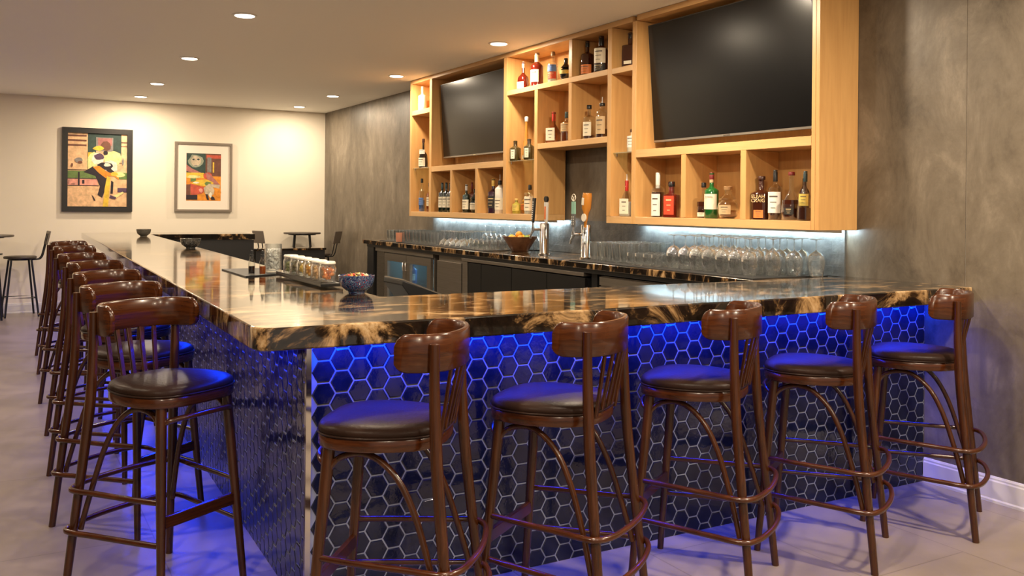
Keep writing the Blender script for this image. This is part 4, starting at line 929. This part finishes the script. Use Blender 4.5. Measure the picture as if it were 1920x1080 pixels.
# mixing glass
mg = thing('ice_glass', 'tall cut crystal glass filled with ice behind the garnish jars', 'drinking glass', (1.365, 5.16, ZB1+.0065))
MB().lathe([(.046, 0), (.048, .004), (.048, .158), (.0485, .160), (.0455, .160), (.045, .012), (.001, .012)], 32).build('glass_wall', M_glass, mg)
M_ice = noisy('crystal_ice', [(0.35, (.35, .33, .29)), (.5, (.85, .83, .78)), (.7, (.95, .94, .92))], nscale=70, rough=.12, spec=.8)
r_ = random.Random(3); m = MB()
for q in range(420):
    a = r_.uniform(0, 2*PI); d = .037*math.sqrt(r_.uniform(.25, 1)); zz = r_.uniform(.018, .128); s_ = r_.uniform(.0035, .0055)
    T = Matrix.Translation((d*math.cos(a), d*math.sin(a), zz)) @ Matrix.Rotation(r_.uniform(0, 3), 4, Vector((r_.random(), r_.random(), r_.random()+.1)).normalized())
    m.box((-s_, -s_, -s_), (s_, s_, s_), T=T)
tag(m.build('crushed_ice', M_ice, mg), kind='stuff')
for (x, y, c, lab) in ((1.212, 5.03, (.012, .006, .005), 'small dropper bottle of nearly black bitters on the slate tray, left one'), (1.262, 4.99, (.30, .065, .01), 'small dropper bottle of amber bitters on the slate tray, right one')):
    b = thing('bitters_bottle', lab, 'bottle', (x, y, ZB1+.0065), 0, 'bitters bottles on the slate tray')
    MB().lathe([(.0165, 0), (.018, .003), (.018, .062), (.016, .074), (.009, .088), (.0085, .094), (.0085, .098)], 20).build('glass_body', M_bglass, b)
    MB().lathe([(.0155, .003), (.0165, .006), (.0165, .045), (.0001, .0455)], 20).build('liquid', mat('bitters', c, .08, 0, .5, .5), b)
    MB().lathe([(.0105, .0985), (.0105, .108), (.006, .110), (.0075, .118), (.0065, .130), (.0001, .133)], 14).build('dropper', M_rubber, b)
# decorated bowls
def bowl(x, y, R, H, c1, c2, c3, lab, food, foodlab):
    m = mat('patterned_glaze', (1, 1, 1), .15, 0, .5, .5); N, L, p = nodes(m)
    tc = N.new('ShaderNodeTexCoord'); v = N.new('ShaderNodeTexVoronoi'); v.inputs['Scale'].default_value = 115
    r = ramp(N, [(0.12, c2), (.3, c1), (.42, c1), (.5, c3), (.62, c1)])
    L.new(tc.outputs['Object'], v.inputs['Vector']); L.new(v.outputs['Distance'], r.inputs[0])
    n = N.new('ShaderNodeTexNoise'); n.inputs['Scale'].default_value = 25; L.new(tc.outputs['Object'], n.inputs['Vector'])
    L.new(r.outputs[0], p.inputs['Base Color'])
    t = thing('snack_bowl', lab, 'bowl', (x, y, ZB1), 0, 'patterned snack bowls on the bar top')
    k = H/.08
    MB().lathe([(.001, .0), (R*.46, 0), (R*.46, .006), (R*.60, .012*k), (R*.86, .030*k), (R*.97, .056*k), (R, .078*k), (R-.004, .079*k), (R*.93, .058*k), (R*.80, .036*k), (R*.45, .018*k), (.001, .012*k)], 36).build('bowl_shell', m, t)
    if food:
        rr = random.Random(5); mm = MB(); cols = [(.70, .25, .03), (.75, .5, .08), (.45, .04, .02), (.12, .08, .03), (.7, .62, .45)]
        for q in range(120):
            a = rr.uniform(0, 2*PI); d = R*.88*math.sqrt(rr.random()); s_ = rr.uniform(.006, .009)
            mm.lathe([(.0001, -s_), (s_*.8, -s_*.5), (s_, 0), (s_*.8, s_*.5), (.0001, s_)], 6, c=(d*math.cos(a), d*math.sin(a), .080*k-.35*d*d/R+rr.uniform(-.003, .006)), mi=q % 5)
        f = mm.build('snack_mix', [mat('snack_%d' % i, c, .5) for i, c in enumerate(cols)]); f.location = (x, y, ZB1)
        tag(f, foodlab, 'snack', kind='stuff')
bowl(1.395, 3.86, .081, .080, (.015, .025, .09), (.35, .03, .03), (.20, .30, .42), 'blue and red patterned bowl of snacks near the bar corner', True, 'colourful snack mix in the blue patterned bowl near the bar corner')
bowl(1.47, 8.31, .088, .085, (.03, .03, .03), (.30, .28, .24), (.14, .13, .11), 'dark grey patterned bowl on the bar top, middle of the three bowls', False, '')
bowl(1.485, 11.40, .082, .085, (.10, .09, .075), (.42, .38, .30), (.18, .16, .13), 'small grey patterned bowl at the far end of the bar top', False, '')
# underbar shelf with till
us = thing('underbar_shelf', 'black work shelf behind the inner bar corner', 'shelf', (1.80, 4.12, 0))
MB().box((-.36, -.42, .90), (.16, .42, .925)).build('shelf_board', M_black, us)
for y in (-.38, .38): MB().box((-.34, y-.02, 0), (.14, y+.02, .899)).build('shelf_leg', M_black, us)
ps = thing('till_screen', 'dark tilted touchscreen till on its stand behind the bar corner', 'till', (1.80, 4.10, .9255))
ps.scale = (.8, .8, 1)
T = Matrix.Translation((0, 0, .125)) @ Matrix.Rotation(.30, 4, 'Y')
TP = Matrix.Translation((0, .15, .125)) @ Matrix.Rotation(PI/2, 4, 'X')
MB().prism([(-.163, .052), (-.168, .030), (-.06, -.085), (.10, -.105), (.163, -.060), (.166, -.046)], 0, .30, T=TP).build('housing', M_blackmetal, ps, bevel=.003)
MB().box((-.155, -.14, .0085), (.155, .14, .010), T=T).build('touchscreen', M_tv, ps)
MB().box((-.168, -.153, .004), (-.1655, .153, .010), T=T).build('edge_highlight', M_steel, ps)  # pale steel strips stand in for the highlight along the till's edges
m = MB(); m.box((-.166, -.1535, .003), (.166, -.1505, .009), T=T); m.build('edge_highlight', M_steel, ps)
MB().tube([(.02, 0, .012), (.02, 0, .03)], .03, 12).build('stand_neck', M_blackmetal, ps)
MB().box((-.10, -.09, 0), (.10, .09, .012)).build('stand_base', M_blackmetal, ps, bevel=.003)
